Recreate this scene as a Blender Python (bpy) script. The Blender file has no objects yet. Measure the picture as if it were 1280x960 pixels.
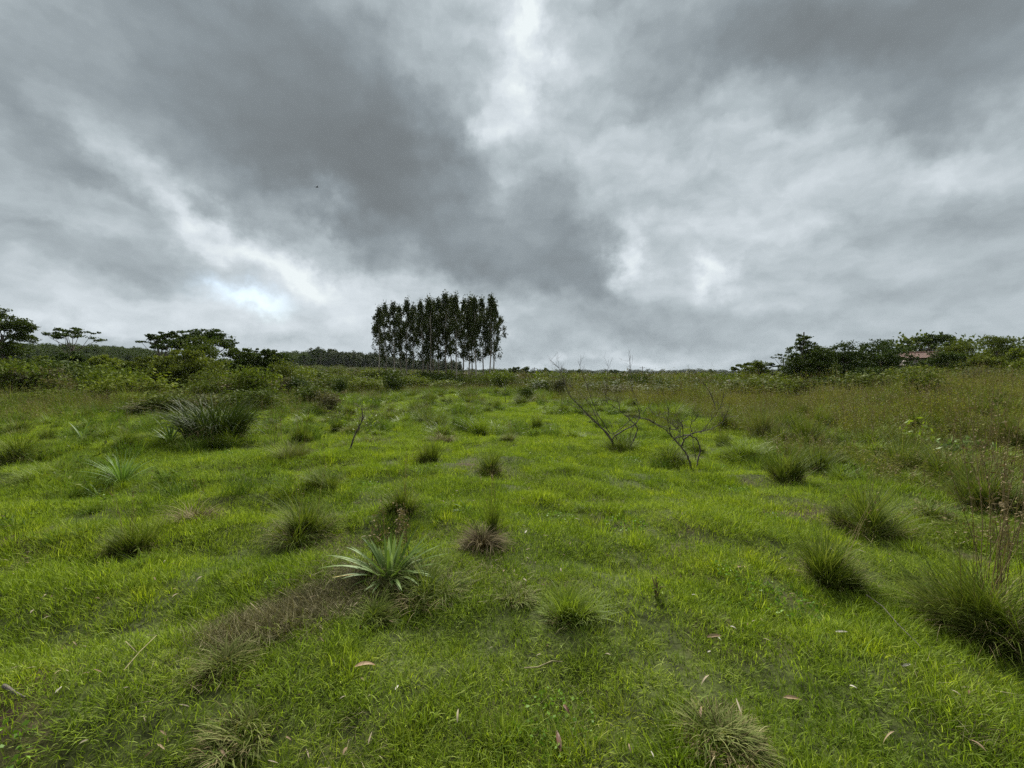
import bpy, math, random
import numpy as np
from mathutils import Vector, Matrix
rad = math.radians
scene = bpy.context.scene
COL = scene.collection
RNG = np.random.default_rng(7)
random.seed(7)

# ------------------------------------------------------------------ camera
F_PX = 540.0            # focal length in photo pixels (1280 wide)
HORIZON = 468.0
PITCH = math.atan((480.0 - HORIZON) / F_PX)      # looking slightly down
CAM_H = 1.62
cam_d = bpy.data.cameras.new('camera')
cam_d.sensor_width = 36.0
cam_d.lens = F_PX / 1280.0 * 36.0
cam_d.clip_start = 0.05
cam_d.clip_end = 8000.0
cam = bpy.data.objects.new('camera', cam_d)
COL.objects.link(cam)
scene.camera = cam
cam.rotation_euler = (rad(90) - PITCH, 0, 0)

def ray(px, py):
    """unit direction of a photo pixel"""
    u, v = (px - 640.0) / F_PX, -(py - 480.0) / F_PX
    c, s = math.cos(PITCH), math.sin(PITCH)
    d = Vector((u, c + v * s, -s + v * c))
    return d.normalized()

# ------------------------------------------------------------------ exposure, sun, sky
scene.view_settings.view_transform = 'Standard'
scene.view_settings.look = 'None'
scene.view_settings.gamma = 1.0
scene.view_settings.use_curve_mapping = False
EXPO = 2.84
scene.view_settings.exposure = EXPO
SUN_EL, SUN_AZ = rad(40), rad(2)       # hidden by cloud, high and ahead of the camera
sun_d = bpy.data.lights.new('sun', 'SUN')
sun_d.energy = 1.5
sun_d.angle = rad(22)
sun_d.color = (1.0, 0.97, 0.9)
sun = bpy.data.objects.new('sun', sun_d)
COL.objects.link(sun)
sd = Vector((math.sin(SUN_AZ) * math.cos(SUN_EL), math.cos(SUN_AZ) * math.cos(SUN_EL), math.sin(SUN_EL)))
sun.rotation_euler = sd.to_track_quat('Z', 'Y').to_euler()

world = bpy.data.worlds.new('World')
scene.world = world
world.use_nodes = True
scene.cycles.volume_bounces = 0
scene.cycles.sample_clamp_direct = 0.5
scene.cycles.sample_clamp_indirect = 0.5
world.cycles.sampling_method = 'MANUAL'
world.cycles.sample_map_resolution = 512
scene.cycles.use_adaptive_sampling = False
scene.cycles.use_denoising = False
scene.cycles.max_bounces = 5
scene.cycles.diffuse_bounces = 3
scene.cycles.transmission_bounces = 4
scene.cycles.caustics_reflective = False
scene.cycles.caustics_refractive = False

def build_sky():
    nt = world.node_tree
    N, L = nt.nodes, nt.links
    N.clear()
    out = N.new('ShaderNodeOutputWorld')
    bg = N.new('ShaderNodeBackground')
    bg.inputs['Strength'].default_value = 0.1
    L.new(bg.outputs[0], out.inputs[0])
    sky = N.new('ShaderNodeTexSky')
    sky.sky_type = 'NISHITA'
    sky.sun_disc = False
    sky.sun_elevation = SUN_EL
    sky.sun_rotation = SUN_AZ
    tc = N.new('ShaderNodeTexCoord')

    def math_(op, a, b=None, c=None, clamp=False):
        n = N.new('ShaderNodeMath'); n.operation = op; n.use_clamp = clamp
        for i, v in enumerate((a, b, c)):
            if v is None: continue
            if isinstance(v, (int, float)): n.inputs[i].default_value = v
            else: L.new(v, n.inputs[i])
        return n.outputs[0]

    def vmath(op, a, b=None, c=None):
        n = N.new('ShaderNodeVectorMath'); n.operation = op
        for i, v in enumerate((a, b, c)):
            if v is None: continue
            if op == 'SCALE' and i == 1:
                k = 'Scale'
            else:
                k = i
            if isinstance(v, (int, float)): n.inputs[k].default_value = v
            elif isinstance(v, tuple): n.inputs[k].default_value = v
            else: L.new(v, n.inputs[k])
        return n.outputs['Value'] if op in ('DOT_PRODUCT', 'LENGTH') else n.outputs['Vector']

    def noise(vec, scale, detail, rough, dist=0.0, color=False, lac=2.0):
        n = N.new('ShaderNodeTexNoise')
        L.new(vec, n.inputs['Vector'])
        n.inputs['Scale'].default_value = scale
        n.inputs['Detail'].default_value = detail
        n.inputs['Roughness'].default_value = rough
        n.inputs['Distortion'].default_value = dist
        n.inputs['Lacunarity'].default_value = lac
        return n.outputs['Color'] if color else n.outputs[0]

    sep = N.new('ShaderNodeSeparateXYZ')
    L.new(tc.outputs['Generated'], sep.inputs[0])
    X, Y, Z = sep.outputs
    zc = math_('MAXIMUM', Z, 0.0)
    den = math_('ADD', zc, 0.16)
    plane = N.new('ShaderNodeCombineXYZ')          # point of the cloud layer met in that direction
    L.new(math_('DIVIDE', X, den), plane.inputs[0])
    L.new(math_('DIVIDE', Y, den), plane.inputs[1])
    plane = plane.outputs[0]
    ae = N.new('ShaderNodeCombineXYZ')             # azimuth, elevation
    L.new(math_('ARCTAN2', X, Y), ae.inputs[0])
    L.new(math_('ARCSINE', Z), ae.inputs[1])
    ae = ae.outputs[0]
    # ragged cloud edges: noise shifts the masses
    w1 = vmath('SUBTRACT', noise(ae, 2.6, 3.0, 0.55, color=True), (0.5, 0.5, 0.5))
    w1 = vmath('MULTIPLY', w1, (0.30, 0.26, 0.0))
    w2 = vmath('SUBTRACT', noise(ae, 8.0, 5.0, 0.62, color=True), (0.5, 0.5, 0.5))
    w2 = vmath('MULTIPLY', w2, (0.20, 0.16, 0.0))
    P = vmath('ADD', ae, vmath('ADD', w1, w2))
    Pd = vmath('ADD', vmath('MULTIPLY', ae, (0.75, 1.25, 1.0)), vmath('SCALE', w2, 0.45))

    def blob(px, py, rx, ry, ang, w, acc):
        d = ray(px, py)
        az, el = math.atan2(d.x, d.y), math.asin(d.z)
        m = N.new('ShaderNodeMapping'); m.vector_type = 'TEXTURE'
        m.inputs['Location'].default_value = (az, el, 0)
        m.inputs['Rotation'].default_value = (0, 0, rad(ang))
        k = F_PX * (1 + ((px - 640) / F_PX) ** 2 * 0.6)
        m.inputs['Scale'].default_value = (rx / k, ry / k, 1)
        L.new(P, m.inputs['Vector'])
        d2 = vmath('DOT_PRODUCT', m.outputs[0], m.outputs[0])
        g = math_('POWER', math.exp(-1), d2)
        return math_('MULTIPLY_ADD', g, w, acc)

    #        px   py   rx   ry  tilt  weight        (brightness of the cloud base, linear)
    B = SKY_BLOBS
    acc = math_('ADD', 0.50, 0.0)
    for b in B:
        acc = blob(*b, acc)
    # texture of the layer: billows, lit from the bright break in the cloud above
    nA = noise(Pd, 7.5, 6.0, 0.55)
    nB = noise(vmath('ADD', Pd, (0.0, 0.030, 0.0)), 7.5, 4.0, 0.50)
    n3 = math_('SUBTRACT', noise(plane, 0.8, 3.0, 0.5), 0.5)
    acc2 = math_('SMOOTH_MAX', acc, 0.190, 0.12)
    emb = math_('SUBTRACT', nA, nB)
    rough_ = math_('MULTIPLY_ADD', math_('SUBTRACT', acc2, 0.24), 2.2, 0.32)     # bright broken cloud is rougher than the dark bases
    rough_ = math_('MINIMUM', rough_, 0.72)
    tex = math_('ADD', math_('MULTIPLY', emb, 0.9), math_('MULTIPLY', math_('SUBTRACT', nA, 0.5), 0.9))
    tex = math_('MULTIPLY_ADD', tex, rough_, math_('MULTIPLY', n3, 0.22))
    Lm = math_('MULTIPLY', acc2, math_('ADD', 1.0, tex))
    # overhead and behind the camera the overcast is brighter
    back = math_('MULTIPLY', math_('MULTIPLY', Y, -1.0), 0.40, clamp=True)
    zen = math_('MULTIPLY', math_('SUBTRACT', Z, 0.74), 3.0, clamp=True)
    Lm = math_('ADD', Lm, math_('ADD', back, math_('MULTIPLY', zen, 0.45)))
    Lm = math_('MINIMUM', math_('MAXIMUM', Lm, 0.13), 0.92)
    ramp = N.new('ShaderNodeValToRGB')
    cr = ramp.color_ramp
    cr.elements[0].position = 0.0; cr.elements[0].color = (0, 0, 0, 1)
    cr.elements[1].position = 1.0; cr.elements[1].color = (0.93, 1.0, 1.0, 1)
    for p, c in ((0.16, (0.146, 0.161, 0.168)), (0.3, (0.260, 0.302, 0.328)), (0.5, (0.450, 0.512, 0.545)), (0.75, (0.69, 0.755, 0.80))):
        e = cr.elements.new(p); e.color = c + (1,)
    L.new(Lm, ramp.inputs[0])
    cloud = vmath('SCALE', ramp.outputs[0], 10.0 / 2 ** EXPO)
    # a small hole with blue behind
    gap = blob(322, 366, 46, 14, -6, 1.0, math_('ADD', 0.0, 0.0))
    gap = math_('MULTIPLY', math_('MULTIPLY', gap, noise(ae, 16.0, 5.0, 0.6)), 1.0, clamp=True)
    mix = N.new('ShaderNodeMix'); mix.data_type = 'RGBA'
    L.new(gap, mix.inputs['Factor'])
    L.new(cloud, mix.inputs['A'])
    bl = vmath('SCALE', sky.outputs[0], 0.26)
    L.new(bl, mix.inputs['B'])
    L.new(mix.outputs['Result'], bg.inputs['Color'])

SKY_BLOBS = [
    (380, 130, 290, 115, -6, -0.25),
    (530, 210, 100, 60, 0, -0.12),
    (90, 195, 170, 45, -14, -0.14),
    (20, 90, 120, 60, 0, -0.06),
    (664, 20, 26, 60, 0, 0.27),
    (648, 95, 46, 46, 0, 0.17),
    (650, 110, 90, 140, 0, 0.08),
    (618, 180, 28, 42, 14, 0.25),
    (690, 155, 90, 70, 0, 0.12),
    (560, 20, 60, 60, 20, 0.05),
    (1000, 50, 260, 85, 0, -0.29),
    (1250, 80, 150, 110, 0, -0.15),
    (880, 215, 170, 75, 0, 0.14),
    (960, 285, 120, 30, 10, 0.08),
    (1010, 330, 240, 90, 0, 0.07),
    (0, 0, 130, 60, 0, 0.06),
    (725, 295, 66, 75, 15, -0.21),
    (650, 270, 60, 40, 0, -0.08),
    (788, 318, 22, 26, 20, 0.34),
    (900, 338, 22, 22, -30, 0.24),
    (930, 368, 60, 12, -20, 0.10),
    (1170, 205, 85, 30, 5, 0.20),
    (1140, 290, 120, 40, 0, -0.13),
    (1020, 150, 130, 26, -8, -0.06),
    (205, 228, 80, 22, -26, 0.24),
    (310, 300, 120, 26, -26, 0.26),
    (400, 335, 90, 24, -14, 0.26),
    (320, 390, 210, 36, 0, 0.23),
    (570, 385, 110, 30, 0, 0.14),
    (50, 335, 120, 34, 0, -0.13),
    (215, 345, 50, 26, 0, -0.10),
    (60, 272, 110, 16, -10, 0.05),
    (450, 250, 140, 40, -18, -0.13),
    (600, 335, 120, 34, -6, -0.16),
    (760, 405, 160, 26, 0, -0.09),
    (960, 410, 130, 20, 0, -0.05),
    (660, 452, 130, 10, 0, 0.14),
    (60, 420, 170, 20, 0, 0.15),
    (1150, 370, 200, 50, 0, -0.03),
    (830, 262, 60, 16, 0, -0.07), (1075, 235, 60, 22, 0, -0.08), (890, 130, 60, 26, 0, 0.08), (770, 185, 40, 50, 0, 0.07),
    (130, 250, 50, 12, -10, 0.09), (258, 262, 30, 26, 0, 0.09), (70, 302, 60, 12, 0, -0.07), (430, 300, 40, 12, -20, 0.09),
    (250, 432, 220, 9, 0, 0.08), (840, 455, 160, 8, 0, 0.07), (505, 40, 40, 60, 30, 0.05), (960, 190, 50, 14, -10, 0.07),
]
build_sky()

# ------------------------------------------------------------------ tags
def tag(o, label=None, cat=None, group=None, kind=None):
    for k, v in (('label', label), ('category', cat), ('group', group), ('kind', kind)):
        if v: o[k] = v
    return o

def empty(name, loc, rz=0.0):
    o = bpy.data.objects.new(name, None)
    o.empty_display_size = 0.2
    o.location = loc; o.rotation_euler = (0, 0, rz)
    COL.objects.link(o)
    return o

def copy_tree(root):
    """a thing with its parts and their sub-parts, sharing mesh data"""
    r = root.copy(); COL.objects.link(r)
    for ch in root.children:
        c = ch.copy(); COL.objects.link(c); c.parent = r
        for g in ch.children:
            d = g.copy(); COL.objects.link(d); d.parent = c
    return r

# ------------------------------------------------------------------ numpy noise and terrain
def _hash(ix, iy, seed):
    n = (ix.astype(np.int64) * 374761393 + iy.astype(np.int64) * 668265263 + seed * 1442695041) & 0xffffffff
    n = ((n ^ (n >> 13)) * 1274126177) & 0xffffffff
    return ((n ^ (n >> 16)) & 0xffff) / 65535.0

def vnoise(x, y, seed=0):
    x = np.asarray(x, float); y = np.asarray(y, float)
    ix, iy = np.floor(x), np.floor(y)
    fx, fy = x - ix, y - iy
    fx = fx * fx * (3 - 2 * fx); fy = fy * fy * (3 - 2 * fy)
    a, b = _hash(ix, iy, seed), _hash(ix + 1, iy, seed)
    c, d = _hash(ix, iy + 1, seed), _hash(ix + 1, iy + 1, seed)
    return (a * (1 - fx) + b * fx) * (1 - fy) + (c * (1 - fx) + d * fx) * fy

def fbm(x, y, scale, seed=0, octv=3):
    v = 0; amp = 0.5; tot = 0
    for i in range(octv):
        v = v + amp * vnoise(x / scale * 2 ** i + 17.3 * i, y / scale * 2 ** i - 9.1 * i, seed + i)
        tot += amp; amp *= 0.5
    return v / tot

def sstep(a, b, x):
    t = np.clip((np.asarray(x, float) - a) / (b - a), 0, 1)
    return t * t * (3 - 2 * t)

MOUNDS = []      # (x, y, radius, height)

def H(x, y):
    x = np.asarray(x, float); y = np.asarray(y, float)
    d = np.hypot(x, y)
    h = (fbm(x, y, 4.0, 1) - 0.5) * 0.34 * sstep(1.0, 6.0, d)
    h = h + (fbm(x, y, 1.0, 5) - 0.5) * 0.18 + (fbm(x, y, 0.42, 15, 2) - 0.5) * 0.10 * sstep(40, 10, d)
    # old furrows on the left
    fur = np.sin((y * 1.0 - x * 0.16) * 5.2 + 2.2 * fbm(x, y, 2.5, 9))
    h = h + 0.038 * fur * sstep(0.2, -1.8, x) * sstep(11, 7, y)
    # the ground climbs to the right and, farther off, to the left
    a = np.arctan2(x, np.maximum(y, 0.01))
    h = h + 0.80 * sstep(0.60, 0.84, a) * sstep(6, 26, d)
    h = h + 1.5 * sstep(16, 66, -x) * sstep(18, 62, y)
    for mx, my, r, mh in MOUNDS:
        h = h + mh * np.exp(-((x - mx) ** 2 + (y - my) ** 2) / r ** 2)
    # plantation ridge behind on the left, flat country elsewhere
    a = np.arctan2(x, y)
    ridge = sstep(-0.12, -0.50, a) * (1 - 0.75 * sstep(-0.46, -0.56, a)) * sstep(190, 380, d) * sstep(1500, 700, d)
    h = h + ridge * 11.0 + 8.0 * sstep(-0.60, -0.73, a) * sstep(190, 380, d) * sstep(1500, 700, d)
    h = h - 2.0 * sstep(110, 200, d) * sstep(-0.05, 0.1, a)
    return h

CAM_Z = CAM_H + float(H(0.0, 0.0))
cam.location = (0, 0, CAM_Z)

def at(px, py, dmax=400.0):
    """where the line of sight through a photo pixel meets the ground"""
    d = ray(px, py)
    t = 1.0
    o = Vector((0, 0, CAM_Z))
    while t < dmax:
        p = o + d * t
        if p.z <= float(H(p.x, p.y)): break
        t *= 1.01; t += 0.01
    return (p.x, p.y, float(H(p.x, p.y)))

def spot(px, D):
    """ground point in the direction of photo column px, D metres ahead"""
    x = (px - 640.0) / F_PX * D
    return (x, D, float(H(x, D)))

def ysize(p, pix):
    """metres that pix photo pixels span at point p"""
    return pix * p[1] / F_PX

HERO = at(487, 742)
MOUNDS.append((HERO[0] + 0.05, HERO[1] + 0.1, 0.62, 0.12))
MOUNDS.append((HERO[0] - 0.75, HERO[1] - 0.25, 0.5, 0.05))

# ------------------------------------------------------------------ mesh building
class MB:
    def __init__(s):
        s.v, s.q, s.m, s.n = [], [], [], 0
    def add(s, verts, quads, mat=0):
        verts = np.asarray(verts, np.float32).reshape(-1, 3)
        quads = np.asarray(quads, np.int64).reshape(-1, 4)
        s.v.append(verts); s.q.append(quads + s.n); s.m.append(np.full(len(quads), mat, np.int32))
        s.n += len(verts)
    def mesh(s, name, mats, smooth=False):
        v = np.concatenate(s.v); q = np.concatenate(s.q); m = np.concatenate(s.m)
        tri = q[:, 2] == q[:, 3]
        counts = np.where(tri, 3, 4)
        starts = np.concatenate(([0], np.cumsum(counts)[:-1]))
        keep = np.ones((len(q), 4), bool); keep[tri, 3] = False
        loops = q[keep]
        me = bpy.data.meshes.new(name)
        me.vertices.add(len(v)); me.vertices.foreach_set('co', v.ravel())
        me.loops.add(len(loops)); me.loops.foreach_set('vertex_index', loops.astype(np.int32))
        me.polygons.add(len(q))
        me.polygons.foreach_set('loop_start', starts.astype(np.int32))
        me.polygons.foreach_set('material_index', m)
        if smooth: me.polygons.foreach_set('use_smooth', np.ones(len(q), bool))
        for mt in mats: me.materials.append(mt)
        me.update(calc_edges=True)
        return me
    def obj(s, name, mats, parent=None, smooth=False):
        if not isinstance(mats, (list, tuple)): mats = [mats]
        o = bpy.data.objects.new(name, s.mesh(name, mats, smooth))
        COL.objects.link(o)
        if parent is not None: o.parent = parent
        return o

def blades(mb, pos, length, width, lean, droop, k=3, mat=0, rng=RNG, az=None, fold=False, flat=0.0, wpow=1.6, base_w=0.7):
    """pos (n,3); grass blades / strap leaves as tapering bent strips"""
    n = len(pos)
    pos = np.asarray(pos, float)
    L = np.broadcast_to(length, (n,)); W = np.broadcast_to(width, (n,))
    le = np.broadcast_to(lean, (n,)); dr = np.broadcast_to(droop, (n,))
    az = rng.uniform(0, 2 * np.pi, n) if az is None else np.asarray(az)
    s = np.linspace(0, 1, k + 1)[None, :]
    # tilt angle from vertical grows along the blade
    th = le[:, None] + dr[:, None] * s
    ds = L[:, None] / k
    hor = np.concatenate([np.zeros((n, 1)), np.cumsum(np.sin(th[:, :-1]) * ds, 1)], 1)
    ver = np.concatenate([np.zeros((n, 1)), np.cumsum(np.cos(th[:, :-1]) * ds, 1)], 1)
    dx, dy = np.cos(az)[:, None], np.sin(az)[:, None]
    cx = pos[:, 0:1] + hor * dx; cy = pos[:, 1:2] + hor * dy; cz = pos[:, 2:3] + ver
    tw = rng.uniform(-0.9, 0.9, n)[:, None] * (0 if flat else 1)      # twist of the side vector
    sx, sy = -np.sin(az[:, None] + tw), np.cos(az[:, None] + tw)
    w = W[:, None] * 0.5 * np.minimum(base_w + (1 - base_w) * s * 4, 1) * (1 - s ** wpow * 0.97)
    if not fold:
        A = np.stack([cx - sx * w, cy - sy * w, cz], -1)
        B = np.stack([cx + sx * w, cy + sy * w, cz], -1)
        V = np.stack([A, B], 2).reshape(-1, 3)
        i0 = (np.arange(n) * (k + 1) * 2)[:, None] + np.arange(k)[None, :] * 2
        Q = np.stack([i0, i0 + 1, i0 + 3, i0 + 2], -1).reshape(-1, 4)
    else:
        up = w * 0.45
        A = np.stack([cx - sx * w, cy - sy * w, cz + up], -1)
        M = np.stack([cx, cy, cz], -1)
        B = np.stack([cx + sx * w, cy + sy * w, cz + up], -1)
        V = np.stack([A, M, B], 2).reshape(-1, 3)
        i0 = (np.arange(n) * (k + 1) * 3)[:, None] + np.arange(k)[None, :] * 3
        Q1 = np.stack([i0, i0 + 1, i0 + 4, i0 + 3], -1); Q2 = np.stack([i0 + 1, i0 + 2, i0 + 5, i0 + 4], -1)
        Q = np.concatenate([Q1.reshape(-1, 4), Q2.reshape(-1, 4)])
    mb.add(V, Q, mat)

def tube(mb, pts, radii, sides=5, mat=0):
    pts = np.asarray(pts, float); m = len(pts)
    radii = np.broadcast_to(radii, (m,))
    t = np.gradient(pts, axis=0); t /= np.linalg.norm(t, axis=1)[:, None] + 1e-9
    ref = np.array([0.3, 0.2, 1.0]) if abs(t[0, 2]) < 0.8 else np.array([1.0, 0.1, 0.0])
    a = np.cross(t, ref); a /= np.linalg.norm(a, axis=1)[:, None] + 1e-9
    b = np.cross(t, a)
    ang = np.linspace(0, 2 * np.pi, sides, endpoint=False)
    V = pts[:, None, :] + radii[:, None, None] * (a[:, None, :] * np.cos(ang)[None, :, None] + b[:, None, :] * np.sin(ang)[None, :, None])
    i = np.arange(m - 1)[:, None] * sides + np.arange(sides)[None, :]
    j = np.arange(m - 1)[:, None] * sides + (np.arange(sides)[None, :] + 1) % sides
    Q = np.stack([i, j, j + sides, i + sides], -1).reshape(-1, 4)
    mb.add(V.reshape(-1, 3), Q, mat)

def leaves(mb, centres, size, aspect=0.45, mat=0, rng=RNG, droop=None, fold=True):
    """diamond leaves, random facing; droop = bias of the leaf axis towards straight down"""
    c = np.asarray(centres, float); n = len(c)
    ax = rng.normal(size=(n, 3))
    if droop is not None: ax[:, 2] -= droop
    ax /= np.linalg.norm(ax, axis=1)[:, None]
    r = rng.normal(size=(n, 3)); sd = np.cross(ax, r); sd /= np.linalg.norm(sd, axis=1)[:, None]
    nm = np.cross(ax, sd)
    L = (size * rng.uniform(0.6, 1.35, n))[:, None]; W = L * aspect
    P0 = c - ax * L * 0.5; P2 = c + ax * L * 0.5
    lift = nm * W * 0.18
    P1 = c - sd * W * 0.5 - ax * L * 0.08 + lift; P3 = c + sd * W * 0.5 - ax * L * 0.08 + lift
    V = np.stack([P0, P1, P2, P3], 1).reshape(-1, 3)
    Q = np.arange(n * 4).reshape(n, 4)
    mb.add(V, Q, mat)

# ------------------------------------------------------------------ materials
def hexlin(r, g, b):
    f = lambda c: (c / 255 / 12.92) if c / 255 <= 0.04045 else ((c / 255 + 0.055) / 1.055) ** 2.4
    return (f(r), f(g), f(b))

def leaf_mat(name, stops, trans=0.25, rough=0.5, spec=0.25, tint=None, big=None):
    """stops: colours picked leaf by leaf; tint: ((colour), (colour)) picked by the instance attribute 'tint'; big: colour patches in world metres"""
    m = bpy.data.materials.new(name); m.use_nodes = True
    nt = m.node_tree; N, L = nt.nodes, nt.links
    N.clear()
    out = N.new('ShaderNodeOutputMaterial')
    geo = N.new('ShaderNodeNewGeometry')
    ramp = N.new('ShaderNodeValToRGB')
    cr = ramp.color_ramp
    cr.elements[0].position = 0.0; cr.elements[0].color = tuple(stops[0]) + (1,)
    cr.elements[1].position = 1.0; cr.elements[1].color = tuple(stops[-1]) + (1,)
    for i, c in enumerate(stops[1:-1]):
        e = cr.elements.new((i + 1) / (len(stops) - 1)); e.color = tuple(c) + (1,)
    L.new(geo.outputs['Random Per Island'], ramp.inputs[0])
    col = ramp.outputs[0]
    if tint is not None:
        at_ = N.new('ShaderNodeAttribute'); at_.attribute_type = 'INSTANCER'; at_.attribute_name = 'tint'
        r2 = N.new('ShaderNodeValToRGB')
        r2.color_ramp.elements[0].color = tuple(tint[0]) + (1,)
        r2.color_ramp.elements[1].color = tuple(tint[-1]) + (1,)
        for i, c in enumerate(tint[1:-1]):
            e = r2.color_ramp.elements.new((i + 1) / (len(tint) - 1)); e.color = tuple(c) + (1,)
        L.new(at_.outputs['Fac'], r2.inputs[0])
        mx = N.new('ShaderNodeMix'); mx.data_type = 'RGBA'; mx.blend_type = 'MULTIPLY'
        mx.inputs['Factor'].default_value = 1.0
        L.new(col, mx.inputs['A']); L.new(r2.outputs[0], mx.inputs['B'])
        col = mx.outputs['Result']
    elif big is not None:
        oi = N.new('ShaderNodeObjectInfo')
        r2 = N.new('ShaderNodeValToRGB')
        r2.color_ramp.elements[0].color = tuple(big[0]) + (1,)
        r2.color_ramp.elements[1].color = tuple(big[1]) + (1,)
        L.new(oi.outputs['Random'], r2.inputs[0])
        mx = N.new('ShaderNodeMix'); mx.data_type = 'RGBA'; mx.blend_type = 'MULTIPLY'
        mx.inputs['Factor'].default_value = 1.0
        L.new(col, mx.inputs['A']); L.new(r2.outputs[0], mx.inputs['B'])
        col = mx.outputs['Result']
    pb = N.new('ShaderNodeBsdfPrincipled')
    pb.inputs['Roughness'].default_value = max(rough, .55)
    pb.inputs['Specular IOR Level'].default_value = spec * .35
    L.new(col, pb.inputs['Base Color'])
    if trans > 0:
        tr = N.new('ShaderNodeBsdfTranslucent')
        tc = N.new('ShaderNodeMix'); tc.data_type = 'RGBA'; tc.blend_type = 'MULTIPLY'
        tc.inputs['Factor'].default_value = 1.0; tc.inputs['B'].default_value = (1.25, 1.3, 0.5, 1)
        L.new(col, tc.inputs['A']); L.new(tc.outputs['Result'], tr.inputs['Color'])
        mx = N.new('ShaderNodeMixShader'); mx.inputs[0].default_value = trans
        L.new(pb.outputs[0], mx.inputs[1]); L.new(tr.outputs[0], mx.inputs[2])
        L.new(mx.outputs[0], out.inputs[0])
    else:
        L.new(pb.outputs[0], out.inputs[0])
    return m

def bark_mat(name, c1, c2, scale=8.0, stretch=6.0, rough=0.85, bump=0.3):
    m = bpy.data.materials.new(name); m.use_nodes = True
    nt = m.node_tree; N, L = nt.nodes, nt.links
    pb = N['Principled BSDF']
    pb.inputs['Roughness'].default_value = rough
    pb.inputs['Specular IOR Level'].default_value = 0.2
    tc = N.new('ShaderNodeTexCoord'); mp = N.new('ShaderNodeMapping')
    mp.inputs['Scale'].default_value = (scale, scale, scale / stretch)
    L.new(tc.outputs['Object'], mp.inputs[0])
    nz = N.new('ShaderNodeTexNoise'); nz.inputs['Scale'].default_value = 1.0; nz.inputs['Detail'].default_value = 4
    L.new(mp.outputs[0], nz.inputs['Vector'])
    rp = N.new('ShaderNodeValToRGB')
    rp.color_ramp.elements[0].position = 0.35; rp.color_ramp.elements[0].color = tuple(c1) + (1,)
    rp.color_ramp.elements[1].position = 0.65; rp.color_ramp.elements[1].color = tuple(c2) + (1,)
    L.new(nz.outputs[0], rp.inputs[0]); L.new(rp.outputs[0], pb.inputs['Base Color'])
    if bump:
        bp = N.new('ShaderNodeBump'); bp.inputs['Strength'].default_value = bump; bp.inputs['Distance'].default_value = 0.02
        L.new(nz.outputs[0], bp.inputs['Height']); L.new(bp.outputs[0], pb.inputs['Normal'])
    return m

# ------------------------------------------------------------------ scattering for what nobody could count
def scatter(name, templates, pts, rot, scl, tint, label, cat=None):
    """one object whose geometry-nodes modifier stands a template mesh on every point"""
    me = bpy.data.meshes.new(name)
    n = len(pts)
    me.vertices.add(n); me.vertices.foreach_set('co', np.asarray(pts, np.float32).ravel())
    for an, typ, key, arr in (('rot', 'FLOAT_VECTOR', 'vector', rot), ('scl', 'FLOAT_VECTOR', 'vector', scl), ('tint', 'FLOAT', 'value', tint)):
        a = me.attributes.new(an, typ, 'POINT')
        a.data.foreach_set(key, np.asarray(arr, np.float32).ravel())
    a = me.attributes.new('pick', 'INT', 'POINT')
    a.data.foreach_set('value', RNG.integers(0, len(templates), n).astype(np.int32))
    o = bpy.data.objects.new(name, me)
    COL.objects.link(o)
    ng = bpy.data.node_groups.new(name + '_scatter', 'GeometryNodeTree')
    ng.interface.new_socket('Geometry', in_out='INPUT', socket_type='NodeSocketGeometry')
    ng.interface.new_socket('Geometry', in_out='OUTPUT', socket_type='NodeSocketGeometry')
    N, L = ng.nodes, ng.links
    gi, go = N.new('NodeGroupInput'), N.new('NodeGroupOutput')
    m2p = N.new('GeometryNodeMeshToPoints')
    L.new(gi.outputs[0], m2p.inputs['Mesh'])
    join = N.new('GeometryNodeJoinGeometry')
    for t in templates:
        oi = N.new('GeometryNodeObjectInfo'); oi.inputs['Object'].default_value = t
        g2i = N.new('GeometryNodeGeometryToInstance')
        L.new(oi.outputs['Geometry'], g2i.inputs[0]); L.new(g2i.outputs[0], join.inputs[0])
    iop = N.new('GeometryNodeInstanceOnPoints')
    L.new(m2p.outputs[0], iop.inputs['Points']); L.new(join.outputs[0], iop.inputs['Instance'])
    iop.inputs['Pick Instance'].default_value = True
    def attr(nm, dt):
        a = N.new('GeometryNodeInputNamedAttribute'); a.data_type = dt; a.inputs['Name'].default_value = nm
        return a.outputs['Attribute']
    L.new(attr('pick', 'INT'), iop.inputs['Instance Index'])
    e2r = N.new('FunctionNodeEulerToRotation'); L.new(attr('rot', 'FLOAT_VECTOR'), e2r.inputs[0])
    L.new(e2r.outputs[0], iop.inputs['Rotation'])
    L.new(attr('scl', 'FLOAT_VECTOR'), iop.inputs['Scale'])
    L.new(iop.outputs[0], go.inputs[0])
    md = o.modifiers.new('scatter', 'NODES'); md.node_group = ng
    tag(o, label, cat, None, 'stuff')
    return o

def template(mb, name, mats):
    """mesh kept only as a source for scatter(); not linked to the scene"""
    return bpy.data.objects.new(name, mb.mesh(name, mats))

def slope_rot(x, y, rng=RNG):
    """tilt with the ground, random turn"""
    e = 0.15
    gx = (H(x + e, y) - H(x - e, y)) / (2 * e); gy = (H(x, y + e) - H(x, y - e)) / (2 * e)
    rz = rng.uniform(0, 2 * np.pi, len(x))
    # euler XYZ applied x then y then z(world): tilt expressed before the turn
    gxr = gx * np.cos(rz) + gy * np.sin(rz); gyr = -gx * np.sin(rz) + gy * np.cos(rz)
    return np.stack([np.arctan(gyr), -np.arctan(gxr), rz], 1)

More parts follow.
